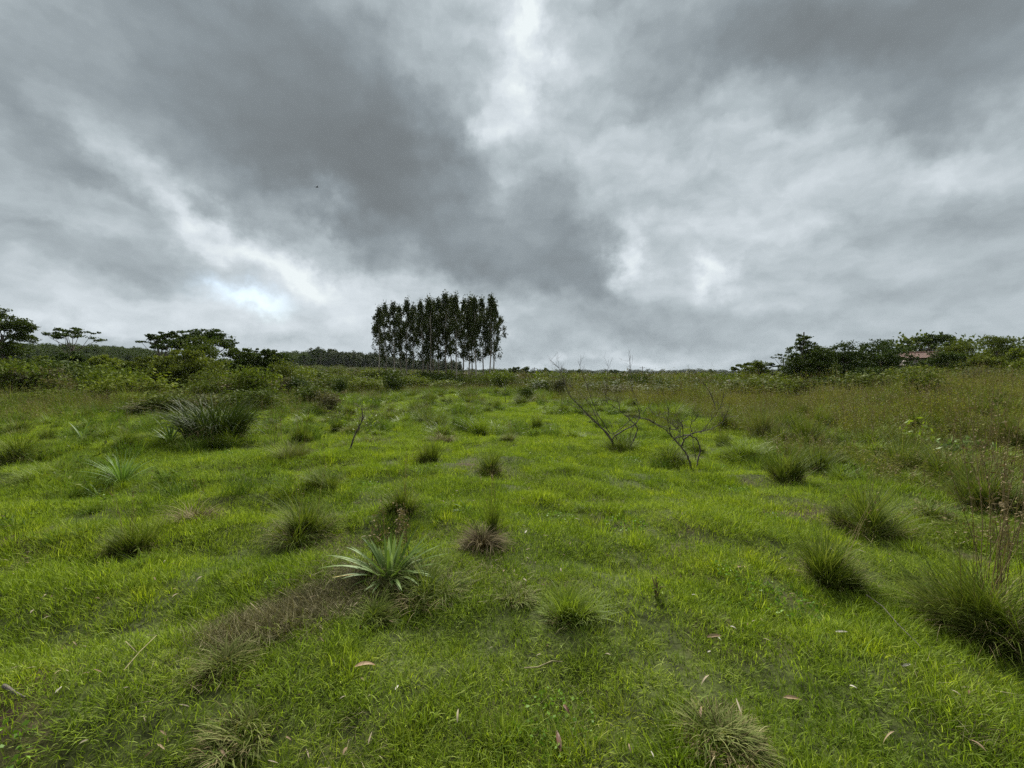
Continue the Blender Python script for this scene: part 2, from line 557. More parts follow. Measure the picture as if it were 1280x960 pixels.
# ------------------------------------------------------------------ ground
def lawn_mask(x, y):
    """1 on the grazed lawn, 0 in the rough weeds"""
    x = np.asarray(x, float); y = np.asarray(y, float)
    n = (fbm(x, y, 2.6, 21) - 0.5)
    edge_r = 4.0 + 0.20 * y + 3.0 * n * np.clip(y / 7, 0.3, 1)
    m = sstep(0.7, -0.7, x - edge_r)
    px = x / np.maximum(y, 0.5) * F_PX
    lim = 17.0 + 22.0 * np.exp(-((px + 60) / 190) ** 2) + 4.0 * np.exp(-((px + 500) / 120) ** 2)
    n2 = fbm(x, y, 6.5, 22) - 0.5
    m = m * sstep(1.0, -1.0, (y - lim) / 3.0 + 5.0 * n + 9.0 * n2)
    return m

def build_ground():
    n = 440
    u = np.linspace(-1, 1, n)
    g = 1.4 * np.sinh(u * 8.1)
    g = g / g.max() * 2600
    X, Y = np.meshgrid(g, g + 3.0)
    Z = H(X, Y)
    v = np.stack([X, Y, Z], -1).reshape(-1, 3)
    i = np.arange(n - 1)[:, None] * n + np.arange(n - 1)[None, :]
    q = np.stack([i, i + 1, i + n + 1, i + n], -1).reshape(-1, 4)
    mb = MB(); mb.add(v, q)
    m = bpy.data.materials.new('ground'); m.use_nodes = True
    nt = m.node_tree; N, L = nt.nodes, nt.links
    pb = N['Principled BSDF']; pb.inputs['Roughness'].default_value = 0.95
    pb.inputs['Specular IOR Level'].default_value = 0.1
    geo = N.new('ShaderNodeNewGeometry')
    def nz(sc, det):
        a = N.new('ShaderNodeTexNoise'); a.inputs['Scale'].default_value = sc; a.inputs['Detail'].default_value = det
        L.new(geo.outputs['Position'], a.inputs['Vector']); return a.outputs[0]
    def ramp(f, a, b, p0=0.35, p1=0.65):
        r = N.new('ShaderNodeValToRGB'); r.color_ramp.elements[0].position = p0; r.color_ramp.elements[1].position = p1
        r.color_ramp.elements[0].color = tuple(a) + (1,); r.color_ramp.elements[1].color = tuple(b) + (1,)
        L.new(f, r.inputs[0]); return r.outputs[0]
    green = ramp(nz(14.0, 5), (0.022, 0.026, 0.008), (0.055, 0.070, 0.015))
    soil = ramp(nz(30.0, 4), (0.022, 0.014, 0.010), (0.070, 0.045, 0.028))
    mx = N.new('ShaderNodeMix'); mx.data_type = 'RGBA'
    L.new(ramp(nz(0.9, 4), (0, 0, 0), (1, 1, 1), 0.52, 0.66), mx.inputs['Factor'])
    L.new(green, mx.inputs['A']); L.new(soil, mx.inputs['B'])
    L.new(mx.outputs['Result'], pb.inputs['Base Color'])
    bp = N.new('ShaderNodeBump'); bp.inputs['Strength'].default_value = 0.8; bp.inputs['Distance'].default_value = 0.03
    L.new(nz(22.0, 5), bp.inputs['Height']); L.new(bp.outputs[0], pb.inputs['Normal'])
    o = mb.obj('ground', m, smooth=True)
    tag(o, 'uneven pasture ground under the grass, reaching to the horizon', 'ground', None, 'structure')
build_ground()

# ------------------------------------------------------------------ colours of the vegetation
G_LUSH = [(0.056, 0.078, 0.008), (0.148, 0.188, 0.015), (0.265, 0.308, 0.032), (0.098, 0.138, 0.012), (0.38, 0.40, 0.12)]
T_LUSH = [(0.50, 0.64, 0.48), (0.83, 0.94, 0.74), (1.14, 1.15, 0.66)]
M_lush = leaf_mat('lush_grass', G_LUSH, 0.35, 0.6, 0.13, tint=T_LUSH)
M_coarse = leaf_mat('coarse_grass', [(0.06, 0.085, 0.012), (0.11, 0.155, 0.025), (0.15, 0.19, 0.04), (0.22, 0.22, 0.07)], 0.3, 0.65, 0.08, tint=T_LUSH)
M_thatch = leaf_mat('dead_grass', [(0.022, 0.018, 0.008), (0.055, 0.044, 0.018), (0.045, 0.052, 0.012), (0.12, 0.103, 0.045), (0.32, 0.29, 0.16)], 0.1, 0.7, 0.2)
M_clover = leaf_mat('clover', [(0.05, 0.10, 0.012), (0.10, 0.19, 0.02), (0.15, 0.24, 0.03)], 0.25, 0.45, 0.35)
M_weed = leaf_mat('weed_leaves', [(0.060, 0.076, 0.016), (0.105, 0.125, 0.026), (0.16, 0.175, 0.045), (0.085, 0.11, 0.018)], 0.25, 0.6, 0.1,
                  tint=[(0.34, 0.42, 0.30), (0.85, 0.90, 0.70), (1.28, 1.12, 0.90)])
M_stalk = leaf_mat('weed_stalks', [(0.07, 0.052, 0.024), (0.14, 0.108, 0.052), (0.19, 0.14, 0.075), (0.11, 0.10, 0.035)], 0.1, 0.7, 0.2)
M_tgreen = leaf_mat('tussock_grass', [(0.030, 0.046, 0.008), (0.060, 0.088, 0.012), (0.110, 0.145, 0.022), (0.17, 0.19, 0.05)], 0.25, 0.6, 0.12)
M_tbright = leaf_mat('tussock_bright', [(0.08, 0.12, 0.012), (0.13, 0.18, 0.02), (0.18, 0.23, 0.04)], 0.3, 0.5, 0.3)
M_tgrey = leaf_mat('tussock_greyish', [(0.055, 0.080, 0.014), (0.10, 0.13, 0.028), (0.17, 0.185, 0.06), (0.11, 0.095, 0.04)], 0.2, 0.65, 0.1)
M_tdead = leaf_mat('tussock_dead', [(0.034, 0.026, 0.011), (0.078, 0.058, 0.026), (0.14, 0.11, 0.052), (0.26, 0.225, 0.12)], 0.05, 0.75, 0.15)

def disc(n, r, rng=RNG, p=0.5):
    a = rng.uniform(0, 2 * np.pi, n); q = r * rng.uniform(0, 1, n) ** p
    return np.stack([q * np.cos(a), q * np.sin(a), np.zeros(n)], -1)

def lush_patch(i):
    mb = MB(); n = 760
    p = disc(n, 0.40); p[:, 2] = -0.015
    L = np.clip(RNG.lognormal(math.log(0.052), 0.38, n), 0.02, 0.13)
    blades(mb, p, L, RNG.uniform(0.0028, 0.0055, n), RNG.uniform(0.0, 0.75, n), RNG.uniform(0.1, 1.4, n), k=3)
    return template(mb, 'lush_patch', [M_lush])

def lush_tuft(i):
    mb = MB(); n = 210
    p = disc(n, 0.13, p=.7); p[:, 2] = -0.012
    rr = np.hypot(p[:, 0], p[:, 1]) / .13
    az = np.arctan2(p[:, 1], p[:, 0]) + RNG.normal(size=n) * 1.0
    L = np.clip(RNG.lognormal(math.log(0.054), 0.38, n), 0.025, 0.14) * (1.15 - .35 * rr)
    blades(mb, p, L, RNG.uniform(0.003, 0.006, n), RNG.uniform(0.0, 0.35, n) + .5 * rr, RNG.uniform(0.1, 1.4, n), k=3, az=az)
    return template(mb, 'lush_tuft', [M_lush])

def coarse_patch(i):
    mb = MB(); n = 190
    p = disc(n, 0.36); p[:, 2] = -0.015
    c = disc(7, 0.28)
    w = RNG.integers(0, 7, n); p = np.where(RNG.uniform(size=(n, 1)) < 0.75, c[w] + disc(n, 0.05), p)
    p[:, 2] = -0.01
    L = RNG.uniform(0.06, 0.17, n)
    blades(mb, p, L, RNG.uniform(0.0030, 0.0052, n), RNG.uniform(0.05, 0.8, n), RNG.uniform(0.3, 1.5, n), k=4)
    return template(mb, 'coarse_patch', [M_coarse])

def thatch_patch(i):
    mb = MB(); n = 170
    p = disc(n, 0.34); p[:, 2] = RNG.uniform(0.0, 0.035, n)
    blades(mb, p, RNG.uniform(0.03, 0.17, n), RNG.uniform(0.0022, 0.0045, n), RNG.uniform(0.9, 1.5, n), RNG.uniform(-0.2, 0.5, n), k=3)
    return template(mb, 'thatch_patch', [M_thatch])

def clover_patch(i):
    mb = MB(); n = 150
    p = disc(n, 0.2); p[:, 2] = RNG.uniform(0.02, 0.055, n)
    leaves(mb, p, 0.022, 0.7)
    return template(mb, 'clover_patch', [M_clover])

def weed_patch(i, tall=1.0):
    mb = MB(); n = 300
    p = disc(n, 0.55)
    c = disc(9, 0.5); w = RNG.integers(0, 9, n)
    p = np.where(RNG.uniform(size=(n, 1)) < 0.7, c[w] + disc(n, 0.09), p)
    blades(mb, p, RNG.uniform(0.16, 0.50, n) * tall, RNG.uniform(0.004, 0.008, n), RNG.uniform(0.0, 0.6, n), RNG.uniform(0.1, 1.3, n), k=3, mat=0)
    ns = 26
    ps = disc(ns, 0.5)
    hs = RNG.uniform(0.4, 0.95, ns) * tall
    az = RNG.uniform(0, 6.28, ns); le = RNG.uniform(0, 0.22, ns)
    blades(mb, ps, hs, 0.0045, le, 0.12, k=3, mat=1, az=az, wpow=3)
    for j in range(ns):
        m = 14
        t = RNG.uniform(0.5, 1.0, m)
        q = np.stack([ps[j, 0] + np.cos(az[j]) * np.sin(le[j] + .05) * hs[j] * t, ps[j, 1] + np.sin(az[j]) * np.sin(le[j] + .05) * hs[j] * t, hs[j] * t * np.cos(le[j])], -1)
        q += RNG.normal(size=(m, 3)) * 0.014
        leaves(mb, q, 0.032, 0.35, mat=1 if RNG.uniform() < 0.35 else 0)
    # broad small leaves of herbs in between
    m = 260
    q = disc(m, 0.5); q[:, 2] = RNG.uniform(0.05, 0.42, m) * tall
    leaves(mb, q, 0.045, 0.45, mat=0)
    return template(mb, 'weed_patch', [M_weed, M_stalk])

def wedge(dens_fn, r0, r1, half=62):
    """random points, dens_fn(r) per square metre, in the sector the camera and its neighbours see"""
    out = []
    edges = np.geomspace(r0, r1, 40)
    for a, b in zip(edges[:-1], edges[1:]):
        area = math.radians(half) * (b * b - a * a)
        n = RNG.poisson(dens_fn(0.5 * (a + b)) * area)
        r = np.sqrt(RNG.uniform(a * a, b * b, n)); t = np.radians(RNG.uniform(-half, half, n))
        out.append(np.stack([r * np.sin(t), r * np.cos(t)], -1))
    p = np.concatenate(out)
    return p[:, 0], p[:, 1]

def straw_zone(x, y):
    hx, hy = x - HERO[0], y - HERO[1]
    u = (hx + 0.50) * 0.62 + (hy + 0.42) * 0.78; v = -(hx + 0.50) * 0.78 + (hy + 0.42) * 0.62
    a = 0.66 * np.exp(-((u / 0.40) ** 2 + (v / (0.11 + .08 * fbm(x, y, .2, 39))) ** 2) ** 1.5)
    b = 0.30 * np.exp(-(((hx - 0.15) / 0.5) ** 2 + (hy / 0.22) ** 2) ** 2)
    c = 0.25 * sstep(.66, .72, fbm(x, y, .8, 38, 2))
    return np.maximum(np.maximum(a, b), c)

def build_lawn():
    # short grass
    x, y = wedge(lambda r: 46.0 / (0.85 + 0.034 * r) ** 2, 0.6, 62)
    m = lawn_mask(x, y)
    nn = fbm(x, y, 0.55, 33, 3); n2 = fbm(x, y, 0.22, 34, 2)
    keep = RNG.uniform(size=len(x)) < np.clip(m + .35, 0, 1) * np.clip(0.28 + sstep(.36, .58, nn), 0, 1) * (1 - .9 * straw_zone(x, y))
    x, y, m, nn, n2 = (a[keep] for a in (x, y, m, nn, n2)); r = np.hypot(x, y)
    s = (0.85 + 0.034 * r) * RNG.uniform(0.75, 1.3, len(x))
    hn = (0.10 + 1.8 * nn) * RNG.uniform(.55, 1.45, len(x)) * (.72 + .28 * sstep(2.5, 6, r)) * np.clip(1 - r / 110, .45, 1)
    tint = np.clip(0.02 + 0.55 * fbm(x, y, 1.7, 51, 4) + 0.45 * sstep(.3, .7, n2) + RNG.normal(size=len(x)) * 0.16 - 0.25 * (1 - m), 0, 1)
    scatter('tufted_grass', [lush_tuft(i) for i in range(5)], np.stack([x, y, H(x, y)], -1), slope_rot(x, y), np.stack([s, s, s * hn], -1), tint,
            'little tufts of bright grass making the pasture bumpy', 'grass')
    x, y = wedge(lambda r: 15.0 / (0.85 + 0.03 * r) ** 2, 0.6, 75)
    m = lawn_mask(x, y)
    bare = sstep(0.64, 0.72, fbm(x, y, 1.1, 31)) * 0.15
    bare = np.maximum(bare, 0.93 * straw_zone(x, y))
    keep = RNG.uniform(size=len(x)) < np.clip(m * 1.0 + 0.45, 0, 1) * (1 - bare)
    x, y, m = x[keep], y[keep], m[keep]
    r = np.hypot(x, y)
    s = (0.85 + 0.03 * r) * RNG.uniform(0.8, 1.2, len(x))
    hn = (0.60 + 0.6 * fbm(x, y, 0.8, 41)) * (.8 + .2 * sstep(2.5, 6, r))
    tint = np.clip(-0.05 + 0.85 * fbm(x, y, 1.7, 51, 4) + 0.25 * (fbm(x, y, 9.0, 53) - 0.5) + RNG.normal(size=len(x)) * 0.12 - 0.25 * (1 - m), 0, 1)
    # furrow bottoms carry shorter, duller grass
    pts = np.stack([x, y, H(x, y)], -1)
    scatter('grass', [lush_patch(i) for i in range(4)], pts, slope_rot(x, y), np.stack([s, s, s * hn * np.clip(1 - r / 160, 0.5, 1)], -1), tint,
            'short bright green grass covering the pasture', 'grass')
    # coarser longer blades
    x, y = wedge(lambda r: 3.0 / (0.9 + 0.03 * r) ** 2, 0.6, 80)
    m = lawn_mask(x, y); nn = fbm(x, y, 1.5, 61)
    keep = RNG.uniform(size=len(x)) < np.where(m > 0.5, sstep(0.42, 0.68, nn) * 0.8 + 0.08, 0.9)
    x, y = x[keep], y[keep]; r = np.hypot(x, y)
    s = (0.8 + 0.028 * r) * RNG.uniform(0.7, 1.3, len(x))
    tint = np.clip(0.15 + 0.6 * fbm(x, y, 2.0, 63) + RNG.normal(size=len(x)) * 0.15, 0, 1)
    big_ = 1 + 1.3 * sstep(7, 12, r) * sstep(.5, .62, fbm(x, y, 2.0, 65)) * RNG.uniform(.3, 1, len(x))
    tint = np.clip(tint - .35 * (big_ - 1), 0, 1)
    scatter('coarse_grass', [coarse_patch(i) for i in range(3)], np.stack([x, y, H(x, y)], -1), slope_rot(x, y), np.stack([s, s, s * big_], -1), tint,
            'longer arching blades of coarse grass among the short grass', 'grass')
    # dead straw: bare patches, around the strap-leaved plant, thinly everywhere
    x, y = wedge(lambda r: 2.2 / (1 + 0.03 * r) ** 2, 0.6, 45)
    nn = fbm(x, y, 1.1, 31)
    keep = RNG.uniform(size=len(x)) < np.clip(0.10 + sstep(0.58, 0.7, nn) * 0.9, 0, 1)
    x, y = x[keep], y[keep]
    k = 120
    uu = RNG.normal(size=k) * .25; vv = RNG.normal(size=k) * .10; ex = HERO[0] - 0.50 + uu * .62 - vv * .78; ey = HERO[1] - 0.42 + uu * .78 + vv * .62
    fx = HERO[0] + 0.15 + RNG.normal(size=16) * 0.35; fy = HERO[1] - 0.02 + RNG.normal(size=16) * 0.14
    x = np.concatenate([x, ex, fx]); y = np.concatenate([y, ey, fy])
    r = np.hypot(x, y); s = (0.7 + 0.03 * r) * RNG.uniform(0.6, 1.1, len(x))
    scatter('dead_grass', [thatch_patch(i) for i in range(3)], np.stack([x, y, H(x, y) + 0.005], -1), slope_rot(x, y), np.stack([s, s, s * RNG.uniform(.8, 2.4, len(x))], -1), r * 0,
            'brown and straw coloured dead grass lying between the green', 'grass')
    x, y = wedge(lambda r: 1.2, 0.8, 12)
    keep = fbm(x, y, 0.7, 71) > 0.58; x, y = x[keep], y[keep]
    s = RNG.uniform(0.6, 1.2, len(x))
    scatter('clover', [clover_patch(i) for i in range(2)], np.stack([x, y, H(x, y)], -1), slope_rot(x, y), np.stack([s, s, s], -1), x * 0,
            'small round leaved herbs creeping in the short grass', 'ground cover')

def build_weeds():
    x, y = wedge(lambda r: 2.6 / (0.9 + 0.02 * r) ** 2, 3.0, 230, 60)
    m = lawn_mask(x, y); r = np.hypot(x, y)
    p = (1 - m) * np.where(x > 0, 1.0, 0.85)
    near = sstep(4.0, 12.0, y)                      # at the right the weeds thin out towards the camera
    p = p * (0.45 + 0.55 * near)
    p = p + (0.06 + .5 * sstep(11, 18, y) * sstep(2, -3, x)) * sstep(8, 14, r) * sstep(0.50, 0.66, fbm(x, y, 3.0, 81))
    keep = RNG.uniform(size=len(x)) < p
    x, y, r = x[keep], y[keep], r[keep]
    s = (0.95 + 0.012 * r) * RNG.uniform(0.7, 1.2, len(x))
    hz = (0.10 + 1.1 * fbm(x, y, 5.0, 83) + .6 * (fbm(x, y, 1.2, 84) - .3)) * RNG.uniform(.55, 1.5, len(x)) * np.where(x > 0, 0.68 + 0.34 * sstep(8, 26, r), 0.80) * (0.6 + 0.4 * sstep(6, 16, r)) * np.clip(1.2 - r / 300, 0.5, 1)
    tint = np.clip(0.0 + 0.65 * fbm(x, y, 6.0, 85) + 0.5 * fbm(x, y, 1.1, 86) + np.where(x > 4, 0.08, -0.08) + RNG.normal(size=len(x)) * 0.2, 0, 1)
    scatter('weeds', [weed_patch(i) for i in range(4)], np.stack([x, y, H(x, y) - 0.02], -1), slope_rot(x, y), np.stack([s, s, s * hz], -1), tint,
            'rough olive and brown weeds with dry seed stalks beyond the short grass', 'weeds')

def rough_tuft(i):
    mb = MB(); n = 150
    c = disc(4, .16); w = RNG.integers(0, 4, n)
    p = c[w] + disc(n, .07); az = RNG.uniform(0, 6.28) + RNG.normal(size=n) * 1.6
    blades(mb, p, RNG.uniform(.10, .34, n), RNG.uniform(.004, .008, n), RNG.uniform(0, .7, n), RNG.uniform(.3, 1.5, n), k=4, az=az)
    q = disc(26, .2); q[:, 2] = RNG.uniform(.03, .2, 26); leaves(mb, q, .05, .45, mat=1)
    return template(mb, 'rough_tuft', [M_coarse, M_weed])

def litter_patch(i):
    mb = MB(); n = 7
    p = disc(n, .45); p[:, 2] = RNG.uniform(.02, .05, n)
    for j in range(n):
        blades(mb, p[j:j + 1], [RNG.uniform(.02, .075)], [RNG.uniform(.006, .013)], [RNG.uniform(1.1, 1.5)], [RNG.uniform(-.3, 1.4)], k=4, wpow=3, base_w=.3, fold=True)
    return template(mb, 'litter_patch', [M_lit])
M_lit = leaf_mat('leaf_litter', [(0.09, 0.055, 0.03), (0.22, 0.16, 0.09), (0.25, 0.22, 0.16), (0.14, 0.09, 0.05)], 0.05, 0.6, 0.1)

def build_rough():
    # coarse unpalatable grass the cattle leave: ragged patches, denser with distance from the camera
    x, y = wedge(lambda r: 3.4 / (0.8 + 0.02 * r) ** 2, 3.5, 48)
    r = np.hypot(x, y); m = lawn_mask(x, y)
    px = x / np.maximum(y, .5) * F_PX
    open_ = np.exp(-((px - 130) / 210) ** 2) * sstep(13, 8, y)          # the cropped middle stays open
    keep = RNG.uniform(size=len(x)) < (m > .3) * sstep(4, 12, r) * sstep(.45, .56, fbm(x, y, 2.0, 95, 3)) * (1 - open_)
    x, y, r = x[keep], y[keep], r[keep]
    s = (1.0 + .030 * r) * RNG.uniform(.6, 1.4, len(x))
    tint = RNG.uniform(0, .45, len(x))
    scatter('rough_grass', [rough_tuft(i) for i in range(4)], np.stack([x, y, H(x, y) - .01], -1), slope_rot(x, y), np.stack([s, s, s * RNG.uniform(.5, 1.15, len(x))], -1), tint,
            'ragged darker grass and small weeds breaking up the far lawn', 'grass')
    x, y = wedge(lambda r: 2.0, 1.2, 8)
    keep = fbm(x, y, .9, 97) > .42; x, y = x[keep], y[keep]
    s = RNG.uniform(.7, 1.2, len(x))
    scatter('leaf_litter', [litter_patch(i) for i in range(6)], np.stack([x, y, H(x, y)], -1), slope_rot(x, y), np.stack([s, s, s], -1), x * 0,
            'small broken dead leaves sunk between the grass blades', 'leaf litter')

build_lawn()
build_rough()
build_weeds()

# ------------------------------------------------------------------ grass tussocks, each a thing of its own
def tussock(name, w, h, n, mats, label, group=None, dead=0.25, bend=(0.3, 1.2), upright=0.5, stalks=0, seed=0, cat='grass tussock', bw=(0.003, 0.006)):
    """fountain of long blades over a heart of dead ones; children: dead_blades, seed_stalks"""
    rng = np.random.default_rng(1000 + seed)
    root = empty(name, (0, 0, 0))
    tag(root, label, cat, group)
    r0 = w * 0.26
    n = int(n * 3.0)
    mb = MB()
    # several unequal bunches grown together
    nb = int(rng.integers(6, 12))
    cb = disc(nb, r0 * 1.15, rng, .6); wb = rng.uniform(.3, 1, nb); sb = rng.uniform(.5, 1.15, nb); ab = rng.uniform(0, 6.28, nb)
    who = rng.choice(nb, n, p=wb / wb.sum())
    p = cb[who] + disc(n, r0 * .42, rng, .7); rr = np.clip(np.hypot(p[:, 0], p[:, 1]) / r0, 0, 1.3)
    az = np.arctan2(p[:, 1], p[:, 0]) + rng.normal(size=n) * 1.3
    az = np.where(rng.uniform(size=n) < .30, ab[who] + rng.normal(size=n) * .4, az)
    az = np.where(rng.uniform(size=n) < .25, rng.uniform(0, 6.28) + rng.normal(size=n) * .5, az)
    lean = rr * (1.05 - upright) + rng.uniform(0, 0.30, n)
    L = h * rng.uniform(0.4, 1.25, n) * sb[who] * (1.2 - 0.25 * rr)
    blades(mb, p, L, rng.uniform(bw[0] * 1.15, bw[1] * 1.25, n), lean, rng.uniform(bend[0], bend[1], n), k=5, az=az, rng=rng)
    mb.obj('blades', mats[0], root)
    nd = int(n * dead * .8)
    if nd > 4:
        mb = MB()
        p = disc(nd, r0 * 1.25, rng); az = np.arctan2(p[:, 1], p[:, 0]) + rng.normal(size=nd) * 0.8
        blades(mb, p, h * rng.uniform(0.25, 0.75, nd), rng.uniform(0.003, 0.006, nd), rng.uniform(0.2, 1.2, nd), rng.uniform(0.4, 1.8, nd), k=4, az=az, rng=rng)
        mb.obj('dead_blades', mats[1], root)
    if stalks:
        mb = MB()
        p = disc(stalks, r0 * 0.9, rng); az = rng.uniform(0, 6.28, stalks); hs = h * rng.uniform(1.2, 2.0, stalks); le = rng.uniform(0.0, 0.28, stalks)
        blades(mb, p, hs, 0.0038, le, 0.25, k=4, az=az, wpow=3, rng=rng)
        for j in range(stalks):
            m = 10; t = rng.uniform(0.72, 1.0, m); th = le[j] + .12
            q = np.stack([p[j, 0] + np.cos(az[j]) * np.sin(th) * hs[j] * t, p[j, 1] + np.sin(az[j]) * np.sin(th) * hs[j] * t, hs[j] * t * np.cos(th)], -1) + rng.normal(size=(m, 3)) * 0.006
            leaves(mb, q, 0.022, 0.35, rng=rng)
        mb.obj('seed_stalks', M_stalk, root)
    return root

def put(root, p, rz=None, s=1.0):
    root.location = (p[0], p[1], p[2] - 0.01)
    root.rotation_euler = (0, 0, random.uniform(0, 6.28) if rz is None else rz)
    root.scale = (s, s, s)

M_tdark = leaf_mat('tussock_withered', [(0.022, 0.018, 0.008), (0.05, 0.038, 0.017), (0.09, 0.068, 0.032), (0.17, 0.14, 0.07)], 0.05, 0.75, 0.1)
DARK, BRIGHT, GREY, DEAD = (M_tgreen, M_tdead), (M_tbright, M_tdead), (M_tgrey, M_tdead), (M_tdead, M_tdead)
#  px   py   height px  width px  blades mats   dead bend upright stalks  label
TUSS = [
    (168, 690, 50, 56, 330, DARK, .5, (.2, .9), .75, 6, 'dark upright tussock with a matted brown foot, alone in the ridged lawn at the left'),
    (378, 676, 58, 92, 420, DARK, .3, (.4, 1.3), .5, 4, 'broad dark green tussock behind the strap-leaved plant, on its left side'),
    (600, 690, 42, 54, 300, (M_tdark, M_tdead), .6, (1.2, 2.4), .4, 0, 'brown dead grass tussock slumped like a haycock right of the strap-leaved plant'),
    (618, 672, 58, 22, 60, DARK, .2, (.1, .5), .95, 6, 'narrow spike of dark grass rising behind the brown dead tussock'),
    (1085, 664, 60, 84, 460, DARK, .35, (.3, 1.1), .6, 6, 'big dark rush-like tussock, upper one of two in the lawn on the right'),
    (1037, 728, 64, 68, 420, DARK, .3, (.3, 1.0), .7, 4, 'dark green tussock in front of and below the big rush-like one on the right'),
    (1235, 795, 110, 130, 620, DARK, .4, (.4, 1.3), .5, 16, 'tall dark clump with brown stalks at the lower right edge of the meadow'),
    (1232, 636, 64, 96, 460, DARK, .5, (.4, 1.2), .6, 22, 'dark tussock full of tall reddish brown stalks near the right edge'),
    (905, 930, 44, 130, 520, GREY, .5, (.8, 1.8), .15, 0, 'grey-green sprawling tussock with a brown heart at the bottom edge of the field'),
    (712, 775, 36, 84, 380, BRIGHT, .25, (.3, 1.1), .4, 0, 'fresh bright green tuft, nearest one in the middle of the lawn'),
    (503, 640, 46, 44, 220, DARK, .6, (.3, 1.1), .6, 8, 'small dark tussock with pale arching straws behind the strap-leaved plant'),
    (613, 592, 34, 38, 240, DARK, .5, (.4, 1.1), .6, 0, 'right one of two small dark tussocks in the middle lawn'),
    (534, 578, 32, 34, 220, DARK, .4, (.3, 1.0), .7, 2, 'left one of two small dark tussocks in the middle lawn'),
    (408, 612, 34, 46, 240, DARK, .4, (.3, 1.1), .6, 2, 'dark tussock below the crooked sapling'),
    (368, 576, 34, 56, 260, GREY, .5, (.4, 1.2), .5, 4, 'greyish tussock left of the crooked sapling'),
    (985, 602, 44, 50, 280, DARK, .4, (.3, 1.0), .7, 8, 'upright tussock with thin stalks where lawn meets the weeds, right of the bare shrubs'),
    (935, 574, 34, 72, 320, BRIGHT, .2, (.5, 1.3), .4, 0, 'wide bright green tussock just right of the smaller bare shrub'),
    (838, 580, 26, 56, 260, DARK, .3, (.5, 1.3), .4, 0, 'low green tussock at the foot of the smaller bare shrub'),
    (776, 566, 24, 60, 240, DARK, .1, (.5, 1.2), .4, 0, 'green tuft growing round the foot of the larger bare shrub'),
    (248, 655, 32, 66, 220, DEAD, .6, (.7, 1.8), .3, 3, 'flattened greyish dead tuft between the furrows on the left'),
    (605, 542, 26, 66, 300, BRIGHT, .2, (.5, 1.2), .5, 0, 'broad green tuft in the middle distance, centre of the lawn'),
    (545, 536, 24, 34, 200, DARK, .4, (.4, 1.1), .5, 4, 'small tussock with straws left of the broad green tuft'),
    (520, 516, 22, 34, 200, DARK, .3, (.5, 1.2), .5, 0, 'dark tuft in front of the round bush below the tall trees'),
    (655, 506, 20, 24, 200, DARK, .3, (.5, 1.2), .5, 0, 'little dark ball of grass standing alone on the far lawn'),
    (60, 602, 36, 100, 320, BRIGHT, .3, (.5, 1.3), .3, 0, 'low green hummock of long grass at the left edge, nearest of its neighbours'),
    (25, 574, 34, 80, 320, DARK, .3, (.5, 1.3), .3, 0, 'dark grass hummock at the very left edge behind the green one'),
    (188, 551, 16, 40, 180, DARK, .6, (.7, 1.6), .3, 0, 'small blackish tuft in front of the dark clump of strap leaves'),
    (290, 556, 26, 60, 260, BRIGHT, .2, (.4, 1.2), .4, 0, 'bright tuft at the right foot of the dark clump of strap leaves'),
    (875, 505, 26, 40, 220, DARK, .3, (.4, 1.2), .5, 6, 'tussock behind the smaller bare shrub at the weed edge'),
    (840, 522, 26, 44, 240, BRIGHT, .2, (.3, .9), .6, 0, 'green spray of grass seen between the two bare shrubs'),
    (1010, 556, 40, 46, 260, DARK, .5, (.2, .8), .8, 14, 'clump of upright brown stalks at the edge of the weeds on the right'),
    (955, 545, 42, 50, 260, GREY, .6, (.2, .8), .8, 18, 'reddish brown stalk clump right behind the wide bright tussock'),
    (1190, 600, 48, 90, 360, DARK, .3, (.5, 1.3), .5, 6, 'dark leafy tussock below the pale broad-leaved herb on the right'),
    (1130, 585, 42, 80, 320, DARK, .4, (.5, 1.2), .5, 4, 'middle tussock in the dark band of long grass on the right'),
    (300, 925, 34, 130, 320, GREY, .5, (.9, 1.7), .1, 0, 'long greyish grass combed sideways in the bottom left of the field'),
    (280, 835, 28, 100, 260, GREY, .6, (.8, 1.8), .2, 0, 'lank drooping grass at the lower left end of the brown straw patch'),
    (535, 745, 40, 120, 420, DARK, .3, (.7, 1.6), .2, 0, 'dark long grass spilling right from the strap-leaved plant'),
    (640, 750, 22, 70, 200, GREY, .5, (.8, 1.7), .3, 0, 'flattened dull tuft at the right end of the dark long grass'),
    (465, 775, 26, 80, 240, DARK, .4, (.6, 1.5), .3, 0, 'dark grass hanging in front of the strap-leaved plant'),
    (75, 512, 30, 100, 320, DARK, .5, (.4, 1.2), .4, 4, 'left half of the long dark grass bank behind the left lawn'),
    (160, 512, 30, 90, 320, DARK, .6, (.4, 1.2), .4, 2, 'right half of the long dark grass bank behind the left lawn'),
    (15, 512, 28, 50, 240, DARK, .6, (.4, 1.2), .4, 0, 'dark brown based clump of grass at the left edge beyond the lawn'),
    (555, 556, 22, 40, 200, DEAD, .5, (.7, 1.6), .3, 2, 'small brownish tuft just behind the left of the two middle tussocks'),
    (730, 640, 10, 40, 160, BRIGHT, .1, (.6, 1.4), .3, 0, 'flat green tuft in the open middle of the lawn'),
    (1160, 648, 30, 60, 260, DARK, .4, (.5, 1.3), .4, 0, 'low dark tuft right of the big rush-like tussock'),
    (1262, 560, 60, 70, 320, GREY, .5, (.3, 1.0), .7, 22, 'tall stalky clump rising at the right edge behind the weeds'),
]
